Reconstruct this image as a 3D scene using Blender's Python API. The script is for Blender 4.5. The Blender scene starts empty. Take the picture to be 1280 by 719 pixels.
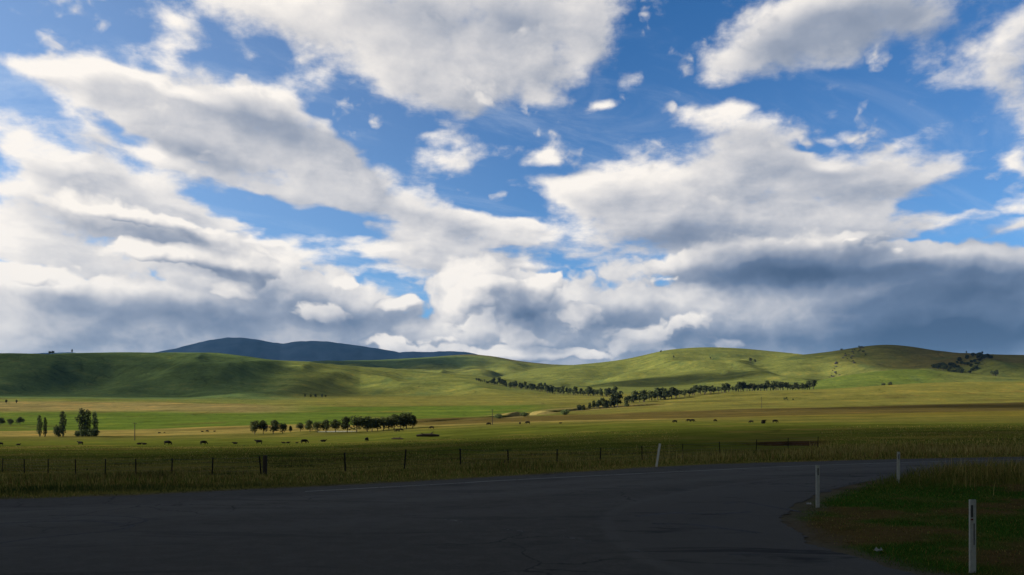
import bpy, bmesh, math, random
import numpy as np
from mathutils import Vector, Matrix
SKY_AIR, SKY_DUST, SKY_OZ = 1.0, 0.3, 2.0
SKY_TINT = (.28, .68, 1.05)
SKY_STRENGTH = .10
CLOUD_GAIN = .88
HIGH_BIAS, LOW_BIAS = -.30, -.16
H_RELIEF, H_BASE, H_GREY, H_EDGE, H_CRELIEF = .26, .86, .36, (-.16, .58), .30
L_RELIEF, L_BASE, L_GREY, L_EDGE, L_CRELIEF = .40, .76, .46, (-.02, .26), .45
P_RELIEF, P_BASE, P_GREY, P_EDGE, P_CRELIEF = .46, .70, .34, (0.0, .19), .66
GLOW = (-.06, .12)
STOPS = [(0, (.060,.095,.165)), (.25, (.130,.178,.270)), (.5, (.305,.340,.415)), (.72, (.60,.59,.60)), (1, (.97,.905,.825))]
SUN_E = 5.0
HAZE_D, HAZE_COL = 2.6e-5, (.17, .47, 1.0)
OVERHEAD = (.068, .074, .080)
# ------------------------------------------------------------------ sky
SUN_AZ, SUN_EL = math.radians(-97.0), math.radians(24.0)
SUN_DIR = Vector((math.sin(SUN_AZ)*math.cos(SUN_EL), math.cos(SUN_AZ)*math.cos(SUN_EL), math.sin(SUN_EL)))

class NG:
    """tiny helper for writing node graphs as expressions"""
    def __init__(self, nt): self.nt = nt
    def n(self, kind, **kw):
        nd = self.nt.nodes.new(kind)
        for k, v in kw.items(): setattr(nd, k, v)
        return nd
    def put(self, sock, v):
        if isinstance(v, bpy.types.NodeSocket): self.nt.links.new(v, sock)
        elif v is not None: sock.default_value = v
    def m(self, op, a, b=None, c=None, clamp=False):
        nd = self.n('ShaderNodeMath', operation=op, use_clamp=clamp)
        for i, v in enumerate((a, b, c)):
            if v is not None: self.put(nd.inputs[i], v)
        return nd.outputs[0]
    def v(self, op, a, b=None, c=None, scale=None):
        nd = self.n('ShaderNodeVectorMath', operation=op)
        for i, x in enumerate((a, b, c)):
            if x is not None: self.put(nd.inputs[i], x)
        if scale is not None: self.put(nd.inputs['Scale'], scale)
        return nd.outputs['Value'] if op in ('LENGTH', 'DOT_PRODUCT', 'DISTANCE') else nd.outputs['Vector']
    def xyz(self, a):
        nd = self.n('ShaderNodeSeparateXYZ'); self.put(nd.inputs[0], a); return nd.outputs
    def comb(self, x, y, z=0.0):
        nd = self.n('ShaderNodeCombineXYZ')
        for i, q in enumerate((x, y, z)): self.put(nd.inputs[i], q)
        return nd.outputs[0]
    def noise(self, vec, scale, detail=4, rough=.55, lac=2.0, dist=0.0, color=False, ntype='FBM', dims='3D'):
        nd = self.n('ShaderNodeTexNoise', noise_dimensions=dims, noise_type=ntype, normalize=True)
        self.put(nd.inputs['Vector'], vec); self.put(nd.inputs['Scale'], scale)
        self.put(nd.inputs['Detail'], detail); self.put(nd.inputs['Roughness'], rough)
        self.put(nd.inputs['Lacunarity'], lac); self.put(nd.inputs['Distortion'], dist)
        return nd.outputs['Color'] if color else nd.outputs['Fac']
    def ss(self, x, lo, hi, a=0.0, b=1.0):
        nd = self.n('ShaderNodeMapRange', interpolation_type='SMOOTHSTEP')
        for i, q in enumerate((x, lo, hi, a, b)): self.put(nd.inputs[i], q)
        return nd.outputs[0]
    def lin(self, x, lo, hi, a=0.0, b=1.0):
        nd = self.n('ShaderNodeMapRange', clamp=True)
        for i, q in enumerate((x, lo, hi, a, b)): self.put(nd.inputs[i], q)
        return nd.outputs[0]
    def mix(self, f, a, b, mode='MIX'):
        nd = self.n('ShaderNodeMix', data_type='RGBA', blend_type=mode)
        self.put(nd.inputs['Factor'], f); self.put(nd.inputs['A'] if False else nd.inputs[6], a); self.put(nd.inputs[7], b)
        return nd.outputs[2]

def C4(r, g, b): return (r, g, b, 1.0)

def azel(px, py):
    u, v = (px-640)/1000.0, (520-py)/1000.0
    return math.atan(u), math.atan(v/math.sqrt(1+u*u))

ROTS = (-18, -8, 0, 7, 15, 24, 38)

def blobs(g, Q, lst, start):
    acc = start
    for (px, py, rx, ry, rot, s) in lst:
        a, e = azel(px, py)
        r = min(ROTS, key=lambda k: abs(k-rot))
        t = math.radians(-r); c, sn = math.cos(t), math.sin(t)
        k = 1.0/math.sqrt(1+((px-640)/1000.0)**2)
        sx, sy = 1000/(rx*k*k), 1000/(ry*k)
        cx, cy = c*a+sn*e, -sn*a+c*e
        p = g.v('MULTIPLY_ADD', Q[r], (sx, sy, 0), (-cx*sx, -cy*sy, 0))
        acc = g.m('MULTIPLY_ADD', g.m('MINIMUM', g.v('LENGTH', p), 1.0), -s, acc)
    return acc

# places and sizes of the clouds as (direction, angular radii, tilt, strength)
HIGH = [
 (570,20,240,95,0,1.3),(320,0,160,42,6,1.2),(500,85,130,62,10,.9),(640,75,140,62,-6,.95),(700,20,100,60,0,.6),
 (550,108,75,34,0,.6),(672,122,34,18,0,.7),(215,25,52,32,30,.7),(212,62,36,18,0,.5),(380,85,40,40,40,.45),
 (215,125,230,55,9,1.1),(270,180,240,62,16,1.2),(110,95,110,26,8,.8),(20,75,60,20,10,.55),(400,190,70,55,20,.6),
 (60,190,130,34,8,.75),(140,235,200,40,14,.9),(360,225,170,36,14,.85),(520,258,170,44,12,1.0),(610,285,90,28,10,.7),
 (40,235,140,60,0,.8),(60,290,170,60,0,.8),(240,290,150,34,18,.9),(380,318,180,28,8,.8),(560,315,160,26,4,.75),(470,345,150,20,0,.5),
 (562,190,62,34,-12,1.1),(545,165,34,12,-10,.5),(684,200,40,16,-6,.95),(752,138,40,11,-4,.85),(715,125,34,12,-10,.35),
 (975,45,150,62,-10,1.2),(1120,15,150,52,-6,1.1),(905,72,66,36,-20,.5),(1010,0,120,24,0,.5),
 (1262,55,75,120,14,.95),(1278,190,50,120,8,.8),(1175,72,60,30,-10,.35),(1255,265,60,14,-6,.55),(1250,298,80,16,-4,.7),
 (925,165,95,44,2,1.0),(880,150,70,24,-8,.6),(1000,190,150,30,6,.6),(940,225,170,44,4,1.0),(1090,215,160,34,7,.95),
 (1050,162,38,11,-4,.6),(1110,178,34,9,0,.4),(1055,130,22,14,0,.3),
 (730,245,90,30,-4,1.0),(820,250,170,44,0,1.0),(800,285,170,34,2,.9),(1000,270,230,50,0,1.0),(1120,262,120,26,0,.7),(690,300,100,24,0,.5),
 (640,232,60,9,-3,.4),(790,96,32,24,20,.4),(848,122,30,12,0,.4),(830,185,34,12,0,.35),(980,310,240,30,0,.8),(1170,285,80,16,0,.5),
]
HIGH += [
 (90,150,120,40,10,.5),(330,150,120,40,14,.5),(300,215,150,40,14,.6),(200,270,180,40,14,.7),(420,215,60,30,20,.4),(30,320,120,60,0,.7),(500,300,160,30,8,.5),
 (820,210,120,30,0,.6),(1170,230,110,26,6,.6),(900,300,200,40,0,.6),(700,330,150,24,0,.5),(560,280,120,24,10,.5),(1180,110,50,30,-14,.3),(80,30,40,14,0,.3),(300,62,26,10,0,.35),(840,60,30,20,0,.2),
]
HIGH += [(220,215,130,44,12,.9),(370,145,90,40,20,.8),(410,190,60,40,30,.7),(300,110,100,26,8,.5),(150,330,140,30,0,.6),(560,330,160,34,4,.5)]
HEAPS = [   # separate heaped clouds in front of the low bank
 (598,352,50,34,0,1.0),(572,388,44,34,0,.9),(640,378,58,44,0,1.1),(692,350,36,30,0,.9),(725,395,60,38,0,.9),(655,425,70,28,0,.8),(555,428,56,22,0,.7),
 (255,318,110,28,2,1.0),(165,312,76,24,-3,.9),(325,336,66,26,4,.9),(44,347,56,22,0,1.0),(285,360,60,24,0,.8),(440,354,60,18,0,.7),(400,392,70,30,0,.8),(505,376,40,18,0,.7),
 (835,350,60,20,0,.7),(868,402,56,28,0,.8),(800,420,70,24,0,.7),(150,440,120,12,0,.28),(610,446,90,18,0,.8),(910,428,66,18,0,.6),(770,362,40,16,0,.5),(545,448,120,16,0,.6),(690,446,80,14,0,.8),(850,440,60,14,0,.7),(480,378,40,16,0,.6),(90,330,60,18,0,.5),
 (225,280,120,22,8,.8),(120,262,90,20,6,.7),(1065,303,46,9,0,.8),(1120,312,60,10,0,.5),(1230,310,60,12,0,.6),(490,432,50,18,0,.7),(745,440,70,18,0,.7),
]
HOLES = [
 (955,112,110,20,-8,-.75),(1075,120,70,40,0,-.5),(185,84,70,14,6,-.55),(810,150,40,26,0,-.4),

 (695,55,28,26,20,-.7),(165,172,70,15,14,-.95),(265,212,30,8,0,-.8),(330,262,120,40,14,-1.1),(445,330,70,18,0,-.6),(440,285,70,18,10,-.6),
 (660,262,60,22,16,-.9),(605,240,60,10,6,-.6),(20,135,60,34,0,-.6),(1010,180,40,12,4,-.5),(1140,262,44,12,0,-.6),
 (770,345,60,16,0,-.8),(1215,235,90,22,0,-.9),(1200,262,100,16,0,-.6),(1180,302,70,11,0,-.6),(590,350,60,14,0,-.5),(630,312,44,12,0,-.6),(900,255,40,8,0,-.3),
 (800,350,60,14,0,-.5),
]
LOW = [
 (90,395,260,62,0,1.2),(260,390,220,58,0,1.1),(420,385,110,52,0,1.0),(240,322,170,38,4,1.0),(45,348,70,26,0,.8),(330,345,110,44,0,.8),
 (150,272,130,28,10,.8),(260,296,60,16,10,.55),(470,400,80,56,0,.6),
 (610,375,85,62,10,1.1),(590,345,50,40,0,.7),(680,370,70,50,0,.7),(700,410,170,56,0,1.0),(520,425,130,36,0,.8),(640,430,180,34,0,.9),(740,385,110,46,0,.7),
 (1080,370,300,70,2,1.3),(1180,400,260,80,0,1.2),(950,320,200,34,3,.9),(860,395,130,54,0,1.0),(900,430,170,40,0,.8),(300,440,420,46,0,1.0),(820,450,420,50,0,1.0),(1190,322,170,30,2,.9),(830,335,90,24,0,.6),
 (1060,300,60,10,0,.5),(560,440,200,18,0,.5),(150,432,200,20,0,.7),(250,452,560,40,0,1.1),(900,455,560,44,0,1.1),(640,455,300,34,0,.9),
]
GREY = [   # where the cloud is thick enough that its underside is dark
 (330,145,150,34,14,.6),(250,195,120,20,16,.6),(110,185,60,18,35,.6),(520,30,90,40,0,.5),(650,30,60,40,0,.4),(900,190,90,24,0,.5),(1000,212,140,20,4,.4),(850,290,120,24,0,.5),(520,268,100,18,10,.35),(60,218,120,16,0,.4),(1260,120,60,60,0,.35),
 (110,388,250,34,0,.62),(300,392,210,36,4,.66),(430,392,90,30,0,.55),(130,285,160,24,8,.65),(210,290,120,20,12,.6),(260,335,70,14,0,.4),(60,425,220,16,0,.3),
 (655,385,48,40,10,.75),(780,395,100,30,0,.55),(700,440,90,14,0,.3),(505,395,50,24,0,.4),
 (1090,340,330,50,3,1.0),(1180,405,270,52,0,1.1),(1240,360,120,24,0,.4),(1010,345,160,16,0,.3),(950,330,180,26,3,.8),(1200,430,260,34,0,.8),(900,425,140,24,0,.55),(860,300,140,22,4,.55),(1250,296,90,18,0,.5),
 (1000,45,180,46,-8,.75),(1150,20,120,46,0,.75),(600,10,200,42,0,.45),(440,0,120,34,0,.4),(330,170,190,30,10,.35),(120,175,60,16,20,.3),(1050,240,200,30,6,.3),(870,165,60,22,0,.3),
]

def blob_group(name, lst):
    ng = bpy.data.node_groups.new(name, 'ShaderNodeTree')
    ng.interface.new_socket('Place', in_out='INPUT', socket_type='NodeSocketVector')
    ng.interface.new_socket('Sum', in_out='OUTPUT', socket_type='NodeSocketFloat')
    g = NG(ng)
    gi, go = g.n('NodeGroupInput'), g.n('NodeGroupOutput')
    acc = sum(b[5] for b in lst)
    for r in ROTS:                       # one tilt after another
        part = [b for b in lst if min(ROTS, key=lambda k: abs(k-b[4])) == r]
        if not part: continue
        t = math.radians(-r); c, s = math.cos(t), math.sin(t)
        q = gi.outputs[0] if r == 0 else g.comb(g.v('DOT_PRODUCT', gi.outputs[0], (c, s, 0)), g.v('DOT_PRODUCT', gi.outputs[0], (-s, c, 0)), 0.0)
        acc = blobs(g, {r: q}, part, acc)
    g.put(go.inputs[0], acc)
    return ng

def cloud_noise_group():
    """puff and wisp noise of both layers, seen along a direction"""
    ng = bpy.data.node_groups.new('cloud_noise', 'ShaderNodeTree')
    ng.interface.new_socket('Dir', in_out='INPUT', socket_type='NodeSocketVector')
    for nm in ('High', 'Low'): ng.interface.new_socket(nm, in_out='OUTPUT', socket_type='NodeSocketFloat')
    for nm in ('WarpHigh', 'WarpLow'): ng.interface.new_socket(nm, in_out='OUTPUT', socket_type='NodeSocketVector')
    g = NG(ng)
    gi, go = g.n('NodeGroupInput'), g.n('NodeGroupOutput')
    d = g.v('NORMALIZE', gi.outputs[0])
    x, y, z = g.xyz(d)
    q = g.comb(g.m('ARCTAN2', x, y), g.m('ARCSINE', z), 0.0)
    # high sheet: noise lies on a level layer above the ground, so it shortens towards the horizon
    k = g.m('DIVIDE', 1.0, g.m('ADD', g.m('MAXIMUM', z, 0.0), .20))
    P = g.comb(g.m('MULTIPLY', x, k), g.m('MULTIPLY', y, k), 0.0)
    w1 = g.v('SUBTRACT', g.noise(P, 3.2, 3, .6, color=True), (.5, .5, .5))
    P2 = g.v('ADD', P, g.v('MULTIPLY', w1, (.16, .16, 0)))
    n1 = g.noise(P2, 4.2, 9, .60)
    n1b = g.noise(g.v('MULTIPLY', q, (1, 1.4, 1)), 24.0, 8, .60)
    nh = g.m('ADD', g.m('MULTIPLY_ADD', n1, 1.9, -.95), g.m('MULTIPLY_ADD', n1b, 1.15, -.575))
    # low heaps seen from the side: noise in bearing and height
    w2 = g.v('SUBTRACT', g.noise(q, 16.0, 3, .6, color=True), (.5, .5, .5))
    qs = g.v('MULTIPLY', g.v('ADD', q, g.v('MULTIPLY', w2, (.045, .030, 0))), (1.0, 1.35, 1))
    n2 = g.noise(qs, 13.0, 9, .54)
    vo = g.n('ShaderNodeTexVoronoi', feature='F1', distance='EUCLIDEAN', normalize=True)
    g.put(vo.inputs['Vector'], qs); vo.inputs['Scale'].default_value = 34.0
    vo.inputs['Detail'].default_value = 2.0; vo.inputs['Roughness'].default_value = .5
    puff = g.m('MULTIPLY_ADD', vo.outputs['Distance'], -.8, .26)
    nl = g.m('ADD', g.m('MULTIPLY_ADD', n2, 1.5, -.75), puff)
    for s, o in zip(go.inputs, (nh, nl, w1, w2)): g.put(s, o)
    return ng

def build_world():
    w = bpy.data.worlds.new('World'); bpy.context.scene.world = w
    w.use_nodes = True
    nt = w.node_tree; nt.nodes.clear(); g = NG(nt)
    tc = g.v('NORMALIZE', g.n('ShaderNodeTexCoord').outputs['Generated'])
    ngp = cloud_noise_group()
    def noi(vec):
        nd = g.n('ShaderNodeGroup'); nd.node_tree = ngp; g.put(nd.inputs[0], vec); return nd.outputs
    s = SUN_DIR
    tow = Vector((s.x, s.y, s.z + .30))
    A = noi(tc)
    B = noi(g.v('ADD', tc, tuple(tow*.014)))
    x, y, z = g.xyz(tc)
    z = g.m('MAXIMUM', z, 0.0)
    az, el = g.m('ARCTAN2', x, y), g.m('ARCSINE', z)
    q = g.comb(az, el, 0.0)
    away = g.ss(g.m('ABSOLUTE', az), .66, 1.15)
    up = g.ss(el, .55, .75)
    out = g.m('MAXIMUM', away, up)
    qh = g.v('ADD', q, g.v('MULTIPLY', A[2], (.11, .07, 0)))
    ql = g.v('ADD', q, g.v('MULTIPLY', A[3], (.05, .034, 0)))
    def cover(name, lst, vec):
        nd = g.n('ShaderNodeGroup'); nd.node_tree = blob_group(name, lst); g.put(nd.inputs[0], vec); return nd.outputs[0]
    tq = (-.030, .018, 0)          # a step towards the sun, in bearing and height
    ng_h, ng_l, ng_d = blob_group('high_cloud', HIGH + HOLES), blob_group('low_cloud', LOW), blob_group('dark_cloud', GREY)
    def cover(tree, vec):
        nd = g.n('ShaderNodeGroup'); nd.node_tree = tree; g.put(nd.inputs[0], vec); return nd.outputs[0]
    # elsewhere in the sky (behind and overhead) added cloud, darkened further down
    chA = g.m('MINIMUM', g.m('ADD', cover(ng_h, qh), HIGH_BIAS), .75)
    chB = g.m('MINIMUM', g.m('ADD', cover(ng_h, g.v('ADD', qh, tq)), HIGH_BIAS), 1.0)
    ch = g.m('ADD', chA, g.m('MULTIPLY', out, g.m('MULTIPLY_ADD', A[0], .6, .75)))
    D1 = g.m('ADD', ch, A[0])
    clA = g.m('MINIMUM', g.m('ADD', cover(ng_l, ql), LOW_BIAS), .8)
    clB = g.m('MINIMUM', g.m('ADD', cover(ng_l, g.v('ADD', ql, tq)), LOW_BIAS), 1.1)
    cl = g.m('ADD', clA, g.m('MULTIPLY', away, g.ss(el, .22, .05, 0, .5)))
    D2 = g.m('ADD', cl, A[1])
    gy = cover(ng_d, ql)
    ng_p = blob_group('heap_cloud', HEAPS)
    tp = (-.018, .016, 0)
    hpA = cover(ng_p, ql); hpB = cover(ng_p, g.v('ADD', ql, tp))
    D3 = g.m('ADD', g.m('MULTIPLY_ADD', hpA, 1.15, -.46), A[1])
    gy = g.m('MINIMUM', g.m('ADD', gy, g.m('MULTIPLY', out, 1.05)), 1.25)
    sky = g.n('ShaderNodeTexSky', sky_type='NISHITA', sun_disc=False)
    sky.sun_elevation = SUN_EL; sky.sun_rotation = SUN_AZ
    sky.altitude = 700; sky.air_density = SKY_AIR; sky.dust_density = SKY_DUST; sky.ozone_density = SKY_OZ
    blue = g.mix(1.0, sky.outputs[0], C4(*SKY_TINT), 'MULTIPLY')
    L = 10.0*CLOUD_GAIN       # cloud radiance in the sky texture's units
    glow = g.lin(g.v('DOT_PRODUCT', tc, tuple(s)), -.25, .75, *GLOW)   # brighter towards the sun's side
    def shade(i, D, gain, base, kd, thin, ca, cb, cgain):
        r = g.m('MULTIPLY', g.m('SUBTRACT', A[i], B[i]), g.m('MULTIPLY_ADD', g.m('MINIMUM', gy, 1.0), -.55*gain, gain))
        r = g.m('MULTIPLY_ADD', g.m('SUBTRACT', ca, cb), cgain, r)
        l = g.m('ADD', g.m('ADD', g.ss(D, .1, 1.2, base, base-thin), r), glow)
        return g.m('SUBTRACT', l, g.m('MULTIPLY', gy, kd), clamp=True)
    def ramp(f):
        cr = g.n('ShaderNodeValToRGB'); g.put(cr.inputs[0], f)
        el = cr.color_ramp.elements
        while len(el) < len(STOPS): el.new(.5)
        for e, (p, c) in zip(el, STOPS): e.position = p; e.color = C4(*c)
        return g.v('SCALE', cr.outputs[0], scale=L)
    c1 = ramp(shade(0, D1, H_RELIEF, H_BASE, H_GREY, .14, chA, chB, H_CRELIEF))
    c2 = ramp(shade(1, D2, L_RELIEF, L_BASE, L_GREY, .10, clA, clB, L_CRELIEF))
    c3 = ramp(shade(1, D3, P_RELIEF, P_BASE, P_GREY, .10, hpA, hpB, P_CRELIEF))
    a3 = g.m('MULTIPLY', g.ss(D3, *P_EDGE), .96)
    a1 = g.m('MULTIPLY', g.ss(D1, *H_EDGE), .97)
    a2 = g.m('MULTIPLY', g.ss(D2, *L_EDGE), .98)
    kz = g.m('DIVIDE', 1.0, g.m('ADD', z, .25))
    veil = g.noise(g.comb(g.m('MULTIPLY', g.m('MULTIPLY_ADD', x, .9, g.m('MULTIPLY', y, .35)), kz), g.m('MULTIPLY', g.m('MULTIPLY_ADD', y, 1.0, g.m('MULTIPLY', x, -.5)), g.m('MULTIPLY', kz, 2.4)), 3.0), 2.1, 9, .66, dist=.5)
    blue = g.mix(g.m('MULTIPLY', g.ss(veil, .48, .78), g.lin(g.v('DOT_PRODUCT', tc, tuple(s)), -.5, .4, .14, .34)), blue, g.v('SCALE', (.60, .66, .74), scale=L))
    # bright haze round the sun and low over the land
    mie = g.m('ADD', g.lin(g.v('DOT_PRODUCT', tc, tuple(s)), -.02, .52), g.ss(z, .48, .12, 0, .55))
    blue = g.v('ADD', blue, g.v('SCALE', g.v('SCALE', (.134, .142, .132), scale=L), scale=mie))
    col = g.mix(a1, blue, c1)
    col = g.mix(a2, col, c2)
    col = g.mix(a3, col, c3)
    # unseen sky overhead and behind is darkened to cut the ambient light
    col = g.mix(g.m('MULTIPLY', out, .92), col, g.v('SCALE', OVERHEAD, scale=L))
    # pale air low over the horizon
    col = g.mix(g.ss(z, .10, .0, 0, .3), col, g.v('SCALE', (.42, .50, .62), scale=L))
    bg = g.n('ShaderNodeBackground'); g.put(bg.inputs[0], col); bg.inputs[1].default_value = SKY_STRENGTH
    out = g.n('ShaderNodeOutputWorld'); nt.links.new(bg.outputs[0], out.inputs[0])
    w.cycles.sampling_method = 'MANUAL'; w.cycles.sample_map_resolution = 256
# --------------------------------------------------------------- camera
CAM_H = 2.2
def build_camera():
    cd = bpy.data.cameras.new('camera'); co = bpy.data.objects.new('camera', cd)
    bpy.context.scene.collection.objects.link(co)
    co.location = (0, 0, CAM_H); co.rotation_euler = (math.radians(90), 0, 0)
    cd.sensor_width = 36; cd.lens = 1000/1280*36
    cd.shift_y = 160.5/1280
    cd.clip_end = 60000; cd.clip_start = .1
    sc = bpy.context.scene; sc.camera = co
    sc.view_settings.view_transform = 'Standard'; sc.view_settings.look = 'None'
    sc.view_settings.exposure = .35; sc.view_settings.gamma = 1
    sc.view_settings.use_curve_mapping = False
# -------------------------------------------------------------- helpers
SC = bpy.context.scene
COL = SC.collection
RNG = np.random.default_rng(7)
random.seed(7)
F = 1000.0                      # focal length in pixels of the 1280-wide photograph

def link(o, parent=None):
    COL.objects.link(o)
    if parent is not None: o.parent = parent
    return o

def tag(o, label=None, cat=None, group=None, kind=None):
    if label: o['label'] = label
    if cat: o['category'] = cat
    if group: o['group'] = group
    if kind: o['kind'] = kind
    return o

def mesh_np(name, V, Fq, mats=(), attrs=None, smooth=False, fmat=None):
    """mesh from arrays: V (n,3); Fq list of (m,k) index arrays"""
    me = bpy.data.meshes.new(name)
    V = np.asarray(V, dtype=np.float32)
    if not isinstance(Fq, (list, tuple)): Fq = [Fq]
    Fq = [np.asarray(f, dtype=np.int32) for f in Fq if len(f)]
    loops = np.concatenate([f.ravel() for f in Fq])
    tot = np.concatenate([np.full(len(f), f.shape[1], dtype=np.int32) for f in Fq])
    me.vertices.add(len(V)); me.vertices.foreach_set('co', V.ravel())
    me.loops.add(len(loops)); me.loops.foreach_set('vertex_index', loops)
    me.polygons.add(len(tot))
    me.polygons.foreach_set('loop_start', np.concatenate([[0], np.cumsum(tot)[:-1]]).astype(np.int32))
    for m in mats: me.materials.append(m)
    if fmat is not None: me.polygons.foreach_set('material_index', np.asarray(fmat, dtype=np.int32))
    me.update(calc_edges=True)
    me.polygons.foreach_set('use_smooth', np.full(len(tot), smooth))
    for k, a in (attrs or {}).items():
        a = np.asarray(a, dtype=np.float32)
        if a.ndim == 1:
            at = me.attributes.new(k, 'FLOAT', 'POINT'); at.data.foreach_set('value', a)
        else:
            at = me.attributes.new(k, 'FLOAT_COLOR', 'POINT')
            at.data.foreach_set('color', np.concatenate([a, np.ones((len(a), 1), np.float32)], 1).ravel())
    me.validate()
    return me

def obj(name, me, parent=None): return link(bpy.data.objects.new(name, me), parent)
def empty(name, loc=(0, 0, 0), rz=0.0):
    o = bpy.data.objects.new(name, None); o.location = loc; o.rotation_euler = (0, 0, rz)
    o.empty_display_size = .3
    return link(o)

def smooth01(t):
    t = np.clip(t, 0, 1); return t*t*(3-2*t)
def sstep(x, a, b): return smooth01((np.asarray(x, float)-a)/(b-a))

# 2D value noise, vectorised, used for the relief of the land
def _hash(ix, iy, s):
    h = (ix*374761393 + iy*668265263 + s*974711) & 0x7fffffff
    h = ((h ^ (h >> 13))*1274126177) & 0x7fffffff
    return ((h ^ (h >> 16)) & 0xffff)/65535.0
def vnoise(x, y, s=0):
    x = np.asarray(x, dtype=np.float64); y = np.asarray(y, dtype=np.float64)
    ix, iy = np.floor(x).astype(np.int64), np.floor(y).astype(np.int64)
    fx, fy = x-ix, y-iy; fx = fx*fx*(3-2*fx); fy = fy*fy*(3-2*fy)
    a = _hash(ix, iy, s); b = _hash(ix+1, iy, s); c = _hash(ix, iy+1, s); d = _hash(ix+1, iy+1, s)
    return (a*(1-fx)+b*fx)*(1-fy) + (c*(1-fx)+d*fx)*fy
def fbm(x, y, s=0, oct=4, gain=.5):
    t, a, n = 0, 1.0, 0
    for i in range(oct):
        t = t + a*(vnoise(x*2**i, y*2**i, s+i*17)-.5); n += a; a *= gain
    return t/n

# ------------------------------------------------------------- terrain
# where the ground lies below or above eye level, by bearing (columns, photo
# pixels across) and distance (rows, metres); values are photo rows
T_PX = np.array([-160, 0, 200, 400, 600, 800, 1000, 1280, 1440], float)
T_Y = np.array([30, 50, 72, 100, 150, 250, 400, 500, 650, 800, 1000, 1500, 2200, 3200, 5000, 9000], float)
T_ROW = np.array([
 [609, 608, 607, 603, 594, 593, 593, 593, 593],
 [601, 600, 598, 596, 590, 582, 575, 572, 571],
 [591, 591, 589, 587, 580, 574, 564, 561, 560],
 [579, 578, 576, 573, 568, 562, 557, 553, 552],
 [567, 566, 565, 563, 557, 550, 545, 541, 540],
 [557, 557, 556, 555, 545, 536, 532, 528, 527],
 [546, 546, 546, 543, 531, 524, 520, 515.5, 515],
 [540, 540, 538, 530, 525, 519, 516.5, 513, 512],
 [526, 526, 523, 519, 517, 512, 508, 506, 505],
 [513, 513, 511, 509, 508, 505, 500, 497, 496],
 [497, 497, 499, 500, 500, 496, 493, 489, 488],
 [489, 489, 489, 489, 486, 484, 484, 484, 484],
 [484, 484, 484, 482, 476, 476, 478, 479, 479],
 [478, 478, 478, 474, 466, 466, 468, 472, 472],
 [486, 486, 486, 484, 480, 478, 478, 480, 480],
 [499, 499, 499, 499, 499, 499, 499, 499, 499]], float)
_PXD = np.linspace(-160, 1440, 161)
_LYD = np.linspace(math.log(30), math.log(9000), 300)
def _dense():
    a = np.stack([np.interp(_LYD, np.log(T_Y), T_ROW[:, i]) for i in range(len(T_PX))], 1)
    b = np.stack([np.interp(_PXD, T_PX, r) for r in a], 0)
    def blur(m, s, ax):
        k = np.exp(-.5*(np.arange(-3*s, 3*s+1)/s)**2); k /= k.sum()
        p = [(0, 0), (0, 0)]; p[ax] = (3*s, 3*s)
        m = np.pad(m, p, mode='edge')
        return np.apply_along_axis(lambda v: np.convolve(v, k, 'valid'), ax, m)
    return blur(blur(b, 6, 1), 4, 0)
_TAB = _dense()
def _bil(px, ly):
    i = np.clip((px-_PXD[0])/(_PXD[1]-_PXD[0]), 0, len(_PXD)-1.001); j = np.clip((ly-_LYD[0])/(_LYD[1]-_LYD[0]), 0, len(_LYD)-1.001)
    i0, j0 = i.astype(int), j.astype(int); fi, fj = i-i0, j-j0
    return (_TAB[j0, i0]*(1-fi)+_TAB[j0, i0+1]*fi)*(1-fj) + (_TAB[j0+1, i0]*(1-fi)+_TAB[j0+1, i0+1]*fi)*fj

FAR_EDGE = [(-140,-8),(-60,9.5),(-30,16.5),(-13.4,21.0),(-8,23.6),(-3.7,26.4),(1.9,30.6),(7.4,35.0),(13.4,38.0),(20,40.6),(27,42.6),(40,45.5),(62,50),(140,66)]
ISLAND = [(140,58),(62,42.5),(42,38.2),(32,35.8),(25,34.0),(18,31.6),(13.5,28.2),(10.7,25.3),(8.5,22.2),(6.6,18.9),(5.6,16.5),(5.2,14.4),(5.25,12.7),(5.5,11.2),(6.0,9.2),(7.0,5.5),(8.0,1),(8.8,-6),(9.5,-30)]
def spline(pts, n=12):
    P = [Vector(p) for p in pts]; out = []
    for i in range(len(P)-1):
        p0, p1, p2, p3 = P[max(i-1, 0)], P[i], P[i+1], P[min(i+2, len(P)-1)]
        for k in range(n):
            t = k/n
            out.append(.5*((2*p1)+(p2-p0)*t+(2*p0-5*p1+4*p2-p3)*t*t+(3*p1-p0-3*p2+p3)*t**3))
    out.append(P[-1]); return np.array([tuple(p) for p in out])
EDGE_S, ISL_S = spline(FAR_EDGE), spline(ISLAND)
def far_edge_y(x): return np.interp(x, EDGE_S[:, 0], EDGE_S[:, 1])
def dist_poly(x, y, P):
    """distance to a polyline"""
    x = np.asarray(x, float); y = np.asarray(y, float)
    best = np.full(x.shape, 1e9)
    for (ax, ay), (bx, by) in zip(P[:-1], P[1:]):
        dx, dy = bx-ax, by-ay; L = dx*dx+dy*dy+1e-9
        t = np.clip(((x-ax)*dx+(y-ay)*dy)/L, 0, 1)
        best = np.minimum(best, np.hypot(x-ax-t*dx, y-ay-t*dy))
    return best
def in_poly(x, y, P):
    x = np.asarray(x, float); y = np.asarray(y, float)
    ins = np.zeros(x.shape, bool); n = len(P)
    for i in range(n):
        (ax, ay), (bx, by) = P[i], P[(i+1) % n]
        if ay == by: continue
        c = ((ay > y) != (by > y)) & (x < (bx-ax)*(y-ay)/(by-ay)+ax)
        ins ^= c
    return ins
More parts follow.
